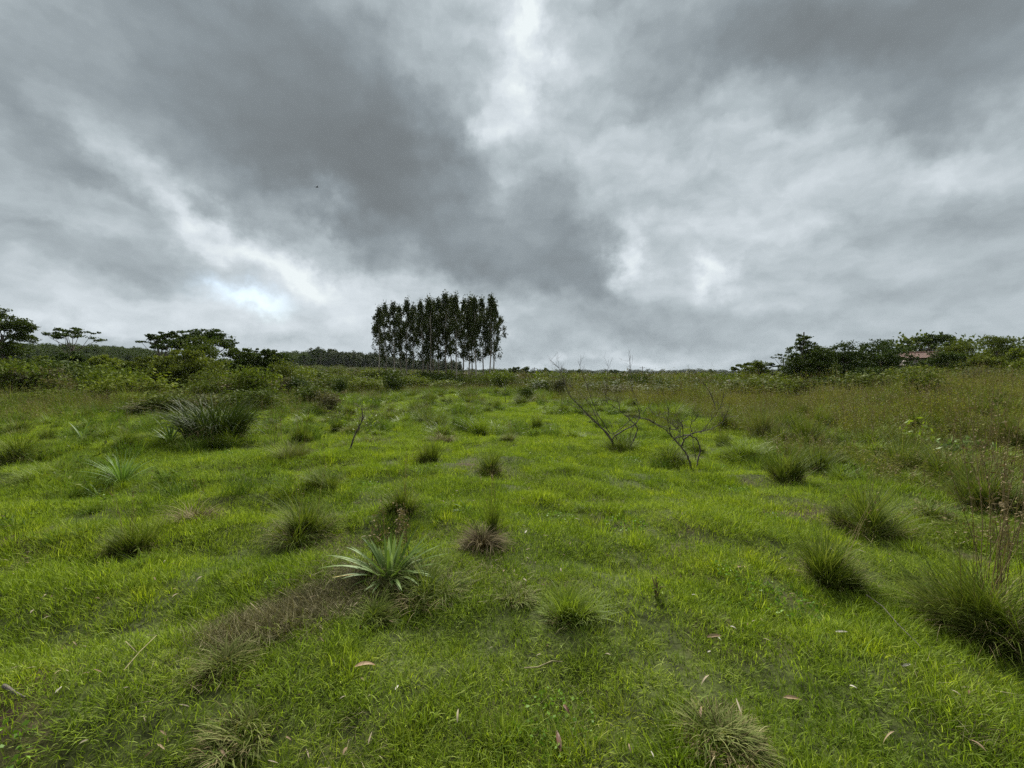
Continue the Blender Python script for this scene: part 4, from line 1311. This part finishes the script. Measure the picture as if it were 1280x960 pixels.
ORD = ['leftmost', 'second', 'third', 'fourth', 'fifth', 'sixth', 'seventh', 'eighth', 'ninth', 'tenth', 'eleventh', 'twelfth', 'thirteenth', 'fourteenth', 'fifteenth', 'sixteenth', 'seventeenth', 'eighteenth', 'nineteenth', 'twentieth', 'rightmost']
EH = 20.0
eprot = [euc(300 + i, EH) for i in range(7)]
for i, (px, top, D) in enumerate(sorted(EUC)):
    e = eprot[i] if i < 7 else copy_tree(eprot[(i * 3 + 1) % 7])
    hh = need_h(px, D, top) / EH
    nm = '%s slender pale-trunked tree of the tall stand%s' % (ORD[i], '' if i in (0, 20) else ', counted from its left end')
    stand(e, px - 5, D, nm, 'tree', 'tall slender trees in a close stand', rz=random.uniform(0, 6.28), s=(hh * 1.06, hh * 1.06, hh))

# -- left hill
rg = np.random.default_rng(11)
def auto(name, px, D, top, wpx, style, mat, label, group=None, n=16, leaf=.17, nleaf=4200, base=.3, seed=0, cat='tree', trunk=.55, droop=None, stems=1, r0=None, flat=.6, aspect=.5):
    rng = np.random.default_rng(500 + seed)
    h = need_h(px, D, top); w = wpx / F_PX * D
    if style == 'dome': h *= 1.10 if px < 640 else 1.2; nleaf = int(nleaf * 1.4); w *= 1.06
    if style == 'dome': cl = dome_clumps(rng, w, h, h * base, n, flat)
    elif style == 'flat': cl = flat_clumps(rng, w, h, h * base, n)
    elif style == 'cone':
        cl = []
        for i in range(n):
            g = (i + .5) / n; a = i * 2.4; R = w * .36 * (1 - g) ** .7
            r = w * (.10 + .08 * (1 - g)); cl.append(((math.cos(a) * R, math.sin(a) * R, h * base + h * (1 - base) * g * .96), (r, r, r * .6)))
    t = crown_tree(name, h, h * trunk, cl, rng, mat, leaf, nleaf, r0 or .022 * h, droop=droop, stems=stems, aspect=aspect)
    return stand(t, px, D, label, cat, group)

G1 = 'trees on the left hill'
auto('broadleaf_tree', 6, 50, 394, 62, 'dome', M_dark, 'dark dense tree cut by the left edge of the picture', G1, 22, .17, 7000, .3, 1)
auto('broadleaf_tree', 93, 52, 408, 66, 'flat', M_dark, 'sparse flat-topped tree with see-through crown on the left skyline', G1, 13, .17, 1500, .6, 2, trunk=.55)
auto('broadleaf_tree', 203, 50, 412, 60, 'flat', M_dark, 'flat-crowned tree with sky gaps, joined to the dark umbrella tree', G1, 20, .17, 3800, .42, 3, trunk=.45)
auto('broadleaf_tree', 256, 50, 409, 82, 'flat', M_dark, 'biggest dark umbrella-shaped tree on the left skyline', G1, 30, .17, 7500, .45, 4, trunk=.5)
auto('broadleaf_tree', 250, 44, 424, 78, 'dome', M_mid, 'rounded green tree directly in front of the umbrella-shaped tree', G1, 24, .15, 6500, .1, 5)
auto('broadleaf_tree', 236, 32, 441, 100, 'dome', M_mid, 'wide olive green tree in front of the left tree clump', G1, 26, .14, 7500, .08, 6, flat=.5)
auto('broadleaf_tree', 304, 40, 438, 56, 'dome', M_dark, 'dark tree with black shade under it at the right end of the left clump', G1, 20, .15, 5500, .15, 7)
auto('broadleaf_tree', 338, 42, 441, 62, 'dome', M_dark, 'dark green tree right of the left clump, lower than it', G1, 18, .15, 5200, .12, 8)
auto('broadleaf_tree', 326, 33, 458, 44, 'dome', M_mid, 'small light trunked tree in front of the low dark green tree', G1, 14, .13, 3800, .2, 9)
auto('broadleaf_tree', 180, 38, 446, 60, 'dome', M_mid, 'round tree at the left foot of the flat-crowned tree', G1, 18, .14, 5000, .1, 10)
auto('broadleaf_tree', 130, 40, 448, 64, 'dome', M_light, 'yellowish green tree under the dark ridge on the left', G1, 18, .14, 4500, .1, 11)
auto('broadleaf_tree', 90, 42, 440, 52, 'dome', M_dark, 'dark bushy tree below the sparse flat-topped tree', G1, 18, .14, 4500, .1, 12)
auto('broadleaf_tree', 45, 40, 446, 56, 'dome', M_mid, 'green bushy tree right of the dark tree at the left edge', G1, 16, .14, 4200, .1, 13)
auto('broadleaf_tree', 58, 30, 450, 50, 'dome', M_light, 'bright yellow-green round bush-like tree low on the left slope', G1, 18, .11, 4800, .05, 14)
auto('broadleaf_tree', 12, 34, 452, 54, 'dome', M_mid, 'low green tree at the left edge in front of the dark one', G1, 16, .12, 4200, .05, 15)

# -- right side
G2 = 'trees at the right end of the field'
auto('broadleaf_tree', 1004, 46, 416, 72, 'cone', M_dark, 'tallest dark tree on the right with a ragged pointed top', G2, 40, .14, 8500, .05, 21, trunk=.9, flat=.5)
auto('broadleaf_tree', 1012, 45, 440, 84, 'dome', M_dark, 'dense dark bush mass at the foot of the ragged pointed tree', G2, 26, .13, 7500, .03, 22)
auto('broadleaf_tree', 1052, 47, 436, 70, 'dome', M_dark, 'dark green tree right of the ragged pointed tree', G2, 24, .13, 6500, .05, 23)
auto('broadleaf_tree', 1100, 46, 431, 86, 'dome', M_dark, 'broad dark round tree beside the little house', G2, 28, .13, 8000, .05, 24)
auto('broadleaf_tree', 1156, 60, 418, 72, 'flat', M_dark, 'flat spreading tree rising behind the tiled roof', G2, 18, .16, 3800, .55, 25, trunk=.6)
auto('broadleaf_tree', 1184, 40, 444, 60, 'dome', M_dark, 'dark bush right of the little house', G2, 18, .12, 4800, .05, 26)
auto('broadleaf_tree', 1205, 48, 433, 66, 'dome', M_mid, 'green tree on the right skyline, nearest to the house', G2, 20, .13, 5500, .08, 27)
auto('broadleaf_tree', 1245, 50, 426, 80, 'dome', M_mid, 'highest green tree at the right end of the skyline', G2, 24, .13, 7000, .08, 28)
auto('broadleaf_tree', 1225, 38, 448, 60, 'dome', M_mid, 'rounded tree in front of the highest green one at the right', G2, 20, .12, 5200, .05, 29)
auto('broadleaf_tree', 1280, 40, 438, 60, 'dome', M_light, 'bright green tree cut by the right edge of the picture', G2, 18, .12, 5200, .05, 30)
auto('broadleaf_tree', 1152, 36, 461, 60, 'dome', M_light, 'bright green low tree in front of the little house', G2, 18, .11, 4200, .03, 31, flat=.45)
auto('broadleaf_tree', 1082, 38, 460, 60, 'dome', M_dark, 'low dark bushy tree before the broad round one', G2, 16, .12, 4200, .03, 32)
auto('broadleaf_tree', 932, 60, 449, 36, 'flat', M_mid, 'small tree with lopsided spreading crown, first one at the left end of the right-hand trees', G2, 12, .17, 3200, .40, 33)
auto('broadleaf_tree', 948, 56, 455, 44, 'dome', M_mid, 'pale-stemmed small tree next to the lopsided one', G2, 12, .13, 2600, .35, 34)
auto('broadleaf_tree', 966, 54, 452, 30, 'flat', M_dark, 'thin tree with separate leaf tufts left of the dense dark bush mass', G2, 9, .14, 1300, .4, 35)
auto('broadleaf_tree', 978, 50, 436, 34, 'flat', M_dark, 'nearly bare twiggy tree leaning beside the ragged pointed tree', G2, 8, .12, 420, .5, 36, trunk=.7)

# -- shrubs between lawn and trees
def shrub_proto(seed, w, h, mat, leaf, n, style):
    rng = np.random.default_rng(900 + seed)
    root = empty('shrub', (0, 0, 0))
    mb, mbl = MB(), MB()
    k = 9
    for i in range(k):
        a = rng.uniform(0, 6.28); le = rng.uniform(.1, .75)
        tip = np.array([math.cos(a) * math.sin(le) * w * .6, math.sin(a) * math.sin(le) * w * .6, math.cos(le * .8) * h * rng.uniform(.75, 1.0)])
        mid = tip * .5 + rng.normal(size=3) * .05
        tube(mb, np.array([[0, 0, -.05], mid * [.8, .8, 1], tip]), [.018, .012, .006], 4)
        for t in (.55, .8, 1.0):
            c = tip * t + rng.normal(size=3) * .07 * w
            kk = n // (k * 3)
            sp = .13 * w if style == 'leafy' else .09 * w
            leaves(mbl, c + rng.normal(size=(kk, 3)) * [sp, sp, sp * .7], leaf, .5, rng=rng)
            if style != 'leafy':
                for _ in range(3):
                    v = rng.normal(size=3) * [.6, .6, .3] + [0, 0, .8]
                    tube(mb, np.array([c * .9, c + v * .18 * h]), [.005, .002], 3)
    mb.obj('stem', M_twig, root); mbl.obj('foliage', mat, root)
    return root
SP = {'dark': [shrub_proto(i, 1.7, 1.3, M_dark, .12, 2200, 'leafy') for i in range(2)],
      'green': [shrub_proto(10 + i, 1.8, 1.2, M_mid, .12, 2200, 'leafy') for i in range(3)],
      'pale yellow-green': [shrub_proto(20 + i, 1.6, 1.15, M_light, .12, 1700, 'leafy') for i in range(3)],
      'dull olive': [shrub_proto(30 + i, 1.5, 1.15, M_olive, .09, 1900, 'twiggy') for i in range(3)]}
SU = {k: 0 for k in SP}
def shrub(kind, px, D, hm, wm, label, group):
    i = SU[kind]; SU[kind] += 1
    protos = SP[kind]
    o = protos[i] if i < len(protos) else copy_tree(protos[i % len(protos)])
    stand(o, px, D, label, 'shrub', group, rz=random.uniform(0, 6.28), s=(wm / 1.6, wm / 1.6, hm / 1.2))
# prominent ones
for a in [('dark', 492, 34, 1.5, 2.1, 'round dark bush standing out in front of the tall slender trees'),
          ('dull olive', 412, 18.5, .95, 1.4, 'pale grey-green twiggy bush on the far lawn, behind the thin saplings'),
          ('dark', 655, 26, .8, 1.0, 'little dark round bush on the far centre of the lawn'),
          ('green', 262, 24, 1.1, 1.8, 'green bush just behind the big dark clump of strap leaves'),
          ('pale yellow-green', 305, 28, 1.3, 1.9, 'yellowish bush right behind the big dark clump of strap leaves'),
          ('dark', 425, 30, 1.1, 1.2, 'small dark bush between the greyish twiggy bush and the tall trees'),
          ('dull olive', 700, 30, 1.2, 1.8, 'olive bush on the far lawn edge behind the larger bare shrub'),
          ('green', 1150, 17, 1.0, 1.6, 'green bush among the weeds in front of the little house')]:
    shrub(*a, 'bushes along the far edge of the lawn')
zones = [
    ((0, 420, 17, 26), 26, ['green', 'dull olive', 'dull olive', 'pale yellow-green'], 'at the foot of the left hillside', (.45, .85)),
    ((0, 380, 24, 48), 84, ['dark', 'green', 'green', 'pale yellow-green', 'pale yellow-green', 'dull olive', 'dull olive'], 'crowding the left hillside', (.9, 1.9)),
    ((380, 700, 36, 85), 66, ['green', 'dull olive', 'pale yellow-green', 'pale yellow-green', 'dark'], 'below the tall slender trees', (.7, 1.6)),
    ((640, 960, 26, 95), 46, ['dull olive', 'green', 'dark'], 'on the plain behind the bare shrubs', (.5, 1.0)),
    ((940, 1290, 24, 34), 12, ['dull olive', 'green', 'dark'], 'in the weeds before the right-hand trees', (.7, 1.25))]
SHRUB_W = [(45, 'under the dark tree at the left edge'), (120, 'below the sparse flat-topped tree'), (180, 'between sparse and flat-crowned trees'), (230, 'below the flat-crowned tree'), (290, 'below the umbrella-shaped tree'),
           (340, 'below the right end of the left clump'), (400, 'right of the left tree clump'), (460, 'left of the tall stand'), (520, 'below the left part of the tall stand'), (580, 'below the middle of the tall stand'),
           (640, 'below the right end of the tall stand'), (700, 'just right of the tall stand'), (770, 'behind the larger bare shrub'), (850, 'behind the gap of the bare shrubs'), (960, 'behind the smaller bare shrub'),
           (1130, 'left of the little house'), (1400, 'right of the little house')]
SHRUB_D = [(29, 'frontmost'), (36, 'fairly near'), (46, 'farther off'), (62, 'far off'), (200, 'farthest off')]
rs = np.random.default_rng(123)
for (x0, x1, d0, d1), n, kinds, zone, (h0, h1) in zones:
    c = 0; g = 0
    while c < n and g < 5000:
        g += 1
        D = math.exp(rs.uniform(math.log(d0), math.log(d1))); px = rs.uniform(x0, x1)
        p = spot(px, D)
        if lawn_mask(p[0], p[1]) > 0.35 or (160 < px < 370 and 26 < D < 32): continue
        k = kinds[int(rs.integers(0, len(kinds)))]
        shrub(k, px, D, rs.uniform(h0, h1) * (1.0 + D / 200), rs.uniform(1.4, 3.2) * (1 + D / 120), '%s%s shrub %s' % ('low ' if h1 < 1 else '', k, where(px, D, SHRUB_W, SHRUB_D)), 'shrubs ' + zone); c += 1

# -- far woods
def far_tree(seed, h, w, mat):
    rng = np.random.default_rng(seed); mb = MB()
    tube(mb, np.array([[0, 0, 0], [0, 0, h * .7]]), [.2, .1], 5, mat=1)
    for i in range(12):
        g = rng.uniform(.35, 1); a = rng.uniform(0, 6.28); R = w * .35 * rng.uniform(0, 1) * math.sin(math.pi * min(1, g * .9 + .1)) ** .5
        c = np.array([math.cos(a) * R, math.sin(a) * R, h * g * .93])
        leaves(mb, c + rng.normal(size=(34, 3)) * [w * .13, w * .13, h * .05], h * .075, .6, rng=rng)
    return template(mb, 'far_tree', [mat, M_bark])
def wood(name, fn, n, h, w, mat, label, seed):
    rng = np.random.default_rng(seed)
    x, y = fn(rng, n)
    s = rng.uniform(.6, 1.3, len(x)) * (.75 + .5 * fbm(x, y, 35.0, 91))
    o = scatter(name, [far_tree(seed + j, h, w, mat) for j in range(4)], np.stack([x, y, H(x, y) - .3], -1), np.stack([x * 0, x * 0, rng.uniform(0, 6.28, len(x))], -1),
                np.stack([s, s, s * rng.uniform(.85, 1.1, len(x))], -1), x * 0, label, 'trees')
def polar(a0, a1, d0, d1):
    def f(rng, n):
        a = rng.uniform(a0, a1, n); d = np.sqrt(rng.uniform(d0 * d0, d1 * d1, n)); return d * np.sin(a), d * np.cos(a)
    return f
def azp(px): return math.atan2(px - 640, F_PX)
wood('plantation_forest', polar(azp(388), azp(575), 270, 470), 2200, 8, 3.6, M_euc, 'dark even plantation wood on the ridge behind the tall trees', 61)
wood('ridge_forest', polar(azp(-60), azp(392), 260, 420), 2600, 6, 5, M_dark, 'far green woods along the left ridge', 62)
wood('plain_forest', polar(azp(560), azp(900), 190, 330), 700, 3.6, 5, M_dark, 'low dark tree line across the middle of the horizon', 63)
wood('right_forest', polar(azp(1010), azp(1400), 80, 240), 420, 5.0, 5, M_mid, 'green woods behind the right-hand trees', 64)
wood('horizon_forest', polar(azp(540), azp(1300), 900, 1500), 3000, 12, 12, M_euc, 'bluish tree line on the far horizon', 65)
x, y = wedge(lambda r: 0.11 / (1 + r / 250), 48, 420, 58)
rng = np.random.default_rng(70)
def low_scrub(i, mat):
    mb = MB(); r_ = np.random.default_rng(700 + i)
    for j in range(9):
        c = disc(1, .8, r_)[0] + [0, 0, r_.uniform(.3, 1.0)]
        leaves(mb, c + r_.normal(size=(40, 3)) * [.28, .28, .2], .22, .5, rng=r_)
    return template(mb, 'low_scrub', [mat])
s = rng.uniform(.7, 1.5, len(x)) * (1 + np.hypot(x, y) / 300)
scatter('scrub_vegetation', [low_scrub(0, M_mid), low_scrub(1, M_olive), low_scrub(2, M_light), low_scrub(3, M_dark)], np.stack([x, y, H(x, y)], -1),
        np.stack([x * 0, x * 0, x], -1), np.stack([s, s, s * .8], -1), x * 0, 'low bushy scrub covering the plain before the horizon', 'scrub')
# single trees that break the far skyline
G3 = 'single trees on the far skyline'
for (px, D, top, w, st, lab) in [
    (381, 210, 446, 9, 'dome', 'thin lone tree at the left end of the plantation ridge'),
    (394, 240, 440, 9, 'dome', 'first tall tree of the plantation edge'), (401, 238, 439, 9, 'dome', 'tall tree standing at the left tip of the plantation'),
    (322, 180, 441, 10, 'dome', 'small far treetop above the low dark green tree'), (345, 180, 443, 14, 'dome', 'far treetop right of the low dark green tree'),
    (627, 170, 464, 14, 'dome', 'small round far tree just right of the tall stand'), (642, 180, 463, 18, 'dome', 'second round far tree right of the tall stand'),
    (656, 175, 464, 20, 'dome', 'third round far tree right of the tall stand'), (680, 180, 466, 16, 'dome', 'low far tree behind the larger bare shrub'),
    (720, 190, 467, 22, 'dome', 'wide low far tree on the middle horizon'), (776, 210, 468, 12, 'dome', 'tiny far tree near the wooden pole'), (765, 215, 467, 10, 'dome', 'tiny far tree left of the pole'),
    (888, 260, 466, 12, 'dome', 'bluish far treetop left of the right-hand trees')]:
    auto('far_tree', px, D, top - 3, w * 1.5, st, M_dark, lab, G3, 9, .0022 * D + .1, 700, .3, int(px), r0=.12)

# ------------------------------------------------------------------ little house, poles, fence posts, bird
def box(mb, c, s, mat=0, rz=0.0):
    c = np.array(c, float); s = np.array(s, float) / 2
    V = np.array([[x, y, z] for z in (-1, 1) for y in (-1, 1) for x in (-1, 1)]) * s
    cr, sr = math.cos(rz), math.sin(rz)
    V = np.stack([V[:, 0] * cr - V[:, 1] * sr, V[:, 0] * sr + V[:, 1] * cr, V[:, 2]], -1) + c
    mb.add(V, [[0, 2, 3, 1], [4, 5, 7, 6], [0, 1, 5, 4], [2, 6, 7, 3], [0, 4, 6, 2], [1, 3, 7, 5]], mat)

def simple_mat(name, c1, c2, scale=3.0, rough=.85):
    return bark_mat(name, c1, c2, scale, 1.0, rough, .2)
def build_house():
    M_wall = simple_mat('rendered_wall', (0.22, 0.19, 0.17), (0.33, 0.29, 0.26), 1.5)
    M_tile = simple_mat('clay_tiles', (0.055, 0.032, 0.024), (0.14, 0.072, 0.052), 5.0)
    M_win = simple_mat('dark_window', (0.02, 0.02, 0.02), (0.04, 0.04, 0.04), 2.0, .3)
    M_wood = simple_mat('old_wood', (0.10, 0.07, 0.05), (0.16, 0.12, 0.09), 6.0)
    p = spot(1149, 50)
    z0 = p[2]
    ridge = CAM_Z + (HORIZON - 441) / F_PX * 50 - z0
    root = empty('small_house', (p[0], p[1], z0), rad(-33)); tag(root, 'small rendered house with a red clay tile roof among the trees on the right', 'house')
    W, Dp, hw = 2.9, 3.0, ridge - 0.62
    mb = MB()
    box(mb, (0, -Dp / 2 + .1, hw / 2), (W, .2, hw)); box(mb, (0, Dp / 2 - .1, hw / 2), (W, .2, hw))
    for sx in (-1, 1):
        box(mb, (sx * (W / 2 - .1), 0, hw / 2), (.2, Dp - .41, hw))
        # gable
        x0, x1 = sx * (W / 2 - .2), sx * (W / 2)
        V = [(x0, -Dp / 2 + .05, hw), (x0, Dp / 2 - .05, hw), (x0, 0, hw + .45), (x0, 0, hw + .45), (x1, -Dp / 2 + .05, hw), (x1, Dp / 2 - .05, hw), (x1, 0, hw + .45), (x1, 0, hw + .45)]
        mb.add(V, [[0, 1, 2, 2], [4, 5, 6, 6], [0, 1, 5, 4], [1, 2, 6, 5], [2, 0, 4, 6]])
    mb.obj('wall', M_wall, root)
    for sy in (-1, 1):
        mb = MB()
        e = np.array([0, sy * (Dp / 2 + .35), hw - .12]); r = np.array([0, sy * .03, hw + .55])
        nrow = 26
        for i in range(nrow):
            xa = -W / 2 - .3 + (W + .6) * (i + .5) / nrow
            q = np.array([[xa, e[1], e[2]], [xa, (e[1] + r[1]) / 2, (e[2] + r[2]) / 2], [xa, r[1], r[2]]])
            tube(mb, q, [.125, .12, .115], 6)
        mb.obj('roof_slope', M_tile, root)
    mb = MB(); tube(mb, np.array([[-W / 2 - .3, 0, hw + .62], [W / 2 + .3, 0, hw + .62]]), [.13, .13], 8); mb.obj('ridge_tiles', M_tile, root)
    for x in (-1.5, 1.4):
        mb = MB(); box(mb, (x, -Dp / 2 - .01, hw * .55), (.95, .1, .95)); w = mb.obj('window_frame', M_wood, root)
        mb = MB(); box(mb, (x, -Dp / 2 - .065, hw * .55), (.8, .02, .8)); mb.obj('window_pane', M_win, w)
    mb = MB(); box(mb, (0, -Dp / 2 - .02, .98), (.85, .08, 1.95)); mb.obj('door', M_wood, root)
build_house()

M_pole = simple_mat('weathered_pole', (0.12, 0.10, 0.09), (0.22, 0.20, 0.18))
def pole(px, D, top, label):
    p = spot(px, D); h = CAM_Z + (HORIZON - top) / F_PX * D - p[2]
    root = empty('utility_pole', p); tag(root, label, 'utility pole', 'utility poles')
    mb = MB(); tube(mb, np.array([[0, 0, -.3], [0, 0, h]]), [.16, .11], 8); mb.obj('pole', M_pole, root)
    mb = MB(); box(mb, (0, .14, h - .5), (1.9, .1, .12)); mb.obj('crossarm', M_pole, root)
    for x in (-.8, 0, .8):
        mb = MB(); tube(mb, np.array([[x, .14, h - .44], [x, .14, h - .36], [x, .14, h - .30], [x, .14, h - .22]]), [.03, .06, .05, .03], 6); mb.obj('insulator', M_pole, root)
pole(803, 150, 458, 'wooden pole with a crossarm on the horizon right of the bare shrub')
pole(668, 160, 459, 'wooden pole with a crossarm left of the bare shrub')
pole(691, 190, 463, 'far small pole between the two nearer ones')
def post(px, D, top, label, lean):
    p = spot(px, D); h = CAM_Z + (HORIZON - top) / F_PX * D - p[2]
    root = empty('fence_post', p); root.rotation_euler = (0, lean, 0.4); tag(root, label, 'fence post', 'old fence posts in front of the right-hand trees')
    mb = MB(); tube(mb, np.array([[0, 0, -.3], [.02, 0, h * .5], [0, 0, h]]), [.10, .09, .08], 7); mb.obj('post', M_post, root)
M_post = simple_mat('grey_post', (0.28, 0.25, 0.22), (0.42, 0.39, 0.35))
for i, (px, top) in enumerate([(931, 478), (946, 474), (963, 473), (867, 480), (833, 479), (911, 473)]):
    post(px, 40, top, ['grey fence post left of the pale-stemmed small tree', 'tall pale fence post below the pale-stemmed small tree', 'fence post under the thin tufted tree', 'lone post in the weeds behind the smaller bare shrub',
                       'post farthest left, between the bare shrubs and the right trees', 'pale fence post under the lopsided small tree'][i], [.03, -.02, .05, .04, -.03, .02][i])

def build_bird():
    M_b = simple_mat('dark_feathers', (0.02, 0.02, 0.022), (0.04, 0.04, 0.042), 20.0, .6)
    D = 40; d = ray(396, 234); p = Vector((0, 0, CAM_Z)) + d * (D / d.y)
    mb = MB()
    P = np.array([[-.30, 0, 0], [-.2, 0, .005], [-.05, 0, 0], [.1, 0, 0], [.2, 0, .015], [.26, 0, .01], [.32, 0, 0]])
    tube(mb, P, [.01, .035, .06, .065, .04, .035, .006], 8)
    mb.add([[-.28, 0, 0], [-.46, -.09, 0], [-.46, .09, 0], [-.28, 0, .02]], [[0, 1, 2, 3]])
    body = mb.obj('bird', M_b, smooth=True)
    body.location = p; body.scale = (.5, .5, .5); body.rotation_euler = (0.1, 0, rad(25))
    tag(body, 'dark bird gliding with spread wings high in front of the clouds', 'bird')
    for s in (-1, 1):
        mb = MB()
        V = []
        for i, (yy, c, z, sw) in enumerate([(0.04, .20, .02, 0), (.25, .20, .09, .03), (.45, .16, .12, -.03), (.68, .04, .08, -.14)]):
            V += [(.06 + sw + c * .5, s * yy, z), (.06 + sw - c * .5, s * yy, z), (.06 + sw, s * yy, z + .02)]
        Q = []
        for i in range(3):
            a = i * 3; Q += [[a, a + 3, a + 5, a + 2], [a + 2, a + 5, a + 4, a + 1], [a, a + 1, a + 4, a + 3]]
        mb.add(V, Q); mb.obj('wing', M_b, body)
build_bird()

# ------------------------------------------------------------------ the air
def build_haze():
    m = bpy.data.materials.new('haze'); m.use_nodes = True
    nt = m.node_tree; nt.nodes.clear()
    out = nt.nodes.new('ShaderNodeOutputMaterial'); v = nt.nodes.new('ShaderNodeVolumePrincipled')
    v.inputs['Color'].default_value = (0.78, 0.86, 0.95, 1)
    v.inputs['Density'].default_value = 0.00004
    v.inputs['Anisotropy'].default_value = 0.2
    nt.links.new(v.outputs[0], out.inputs['Volume'])
    mb = MB(); box(mb, (0, 0, 1), (5600, 5600, 52))
    o = mb.obj('haze', m)
    tag(o, 'thin pale moist air over the whole plain', 'haze', None, 'stuff')
build_haze()

# neighbours that would share a label are told apart by their order from left to right
def part_same_labels():
    same_label = {}
    for o in scene.objects:
        if o.parent is None and o.get('label') and o.get('kind') is None: same_label.setdefault(o['label'], []).append(o)
    for lab, os_ in same_label.items():
        if len(os_) < 2: continue
        os_.sort(key=lambda o: o.location.x / max(o.location.y, .1))
        names = {2: ['left one', 'right one'], 3: ['left one', 'middle one', 'right one']}.get(len(os_))
        names = names or ['%s from left' % w for w in ('first', 'second', 'third', 'fourth', 'fifth', 'sixth', 'seventh', 'eighth', 'ninth', 'tenth')]
        for o, n in zip(os_, names): o['label'] = lab + ', ' + n
part_same_labels()
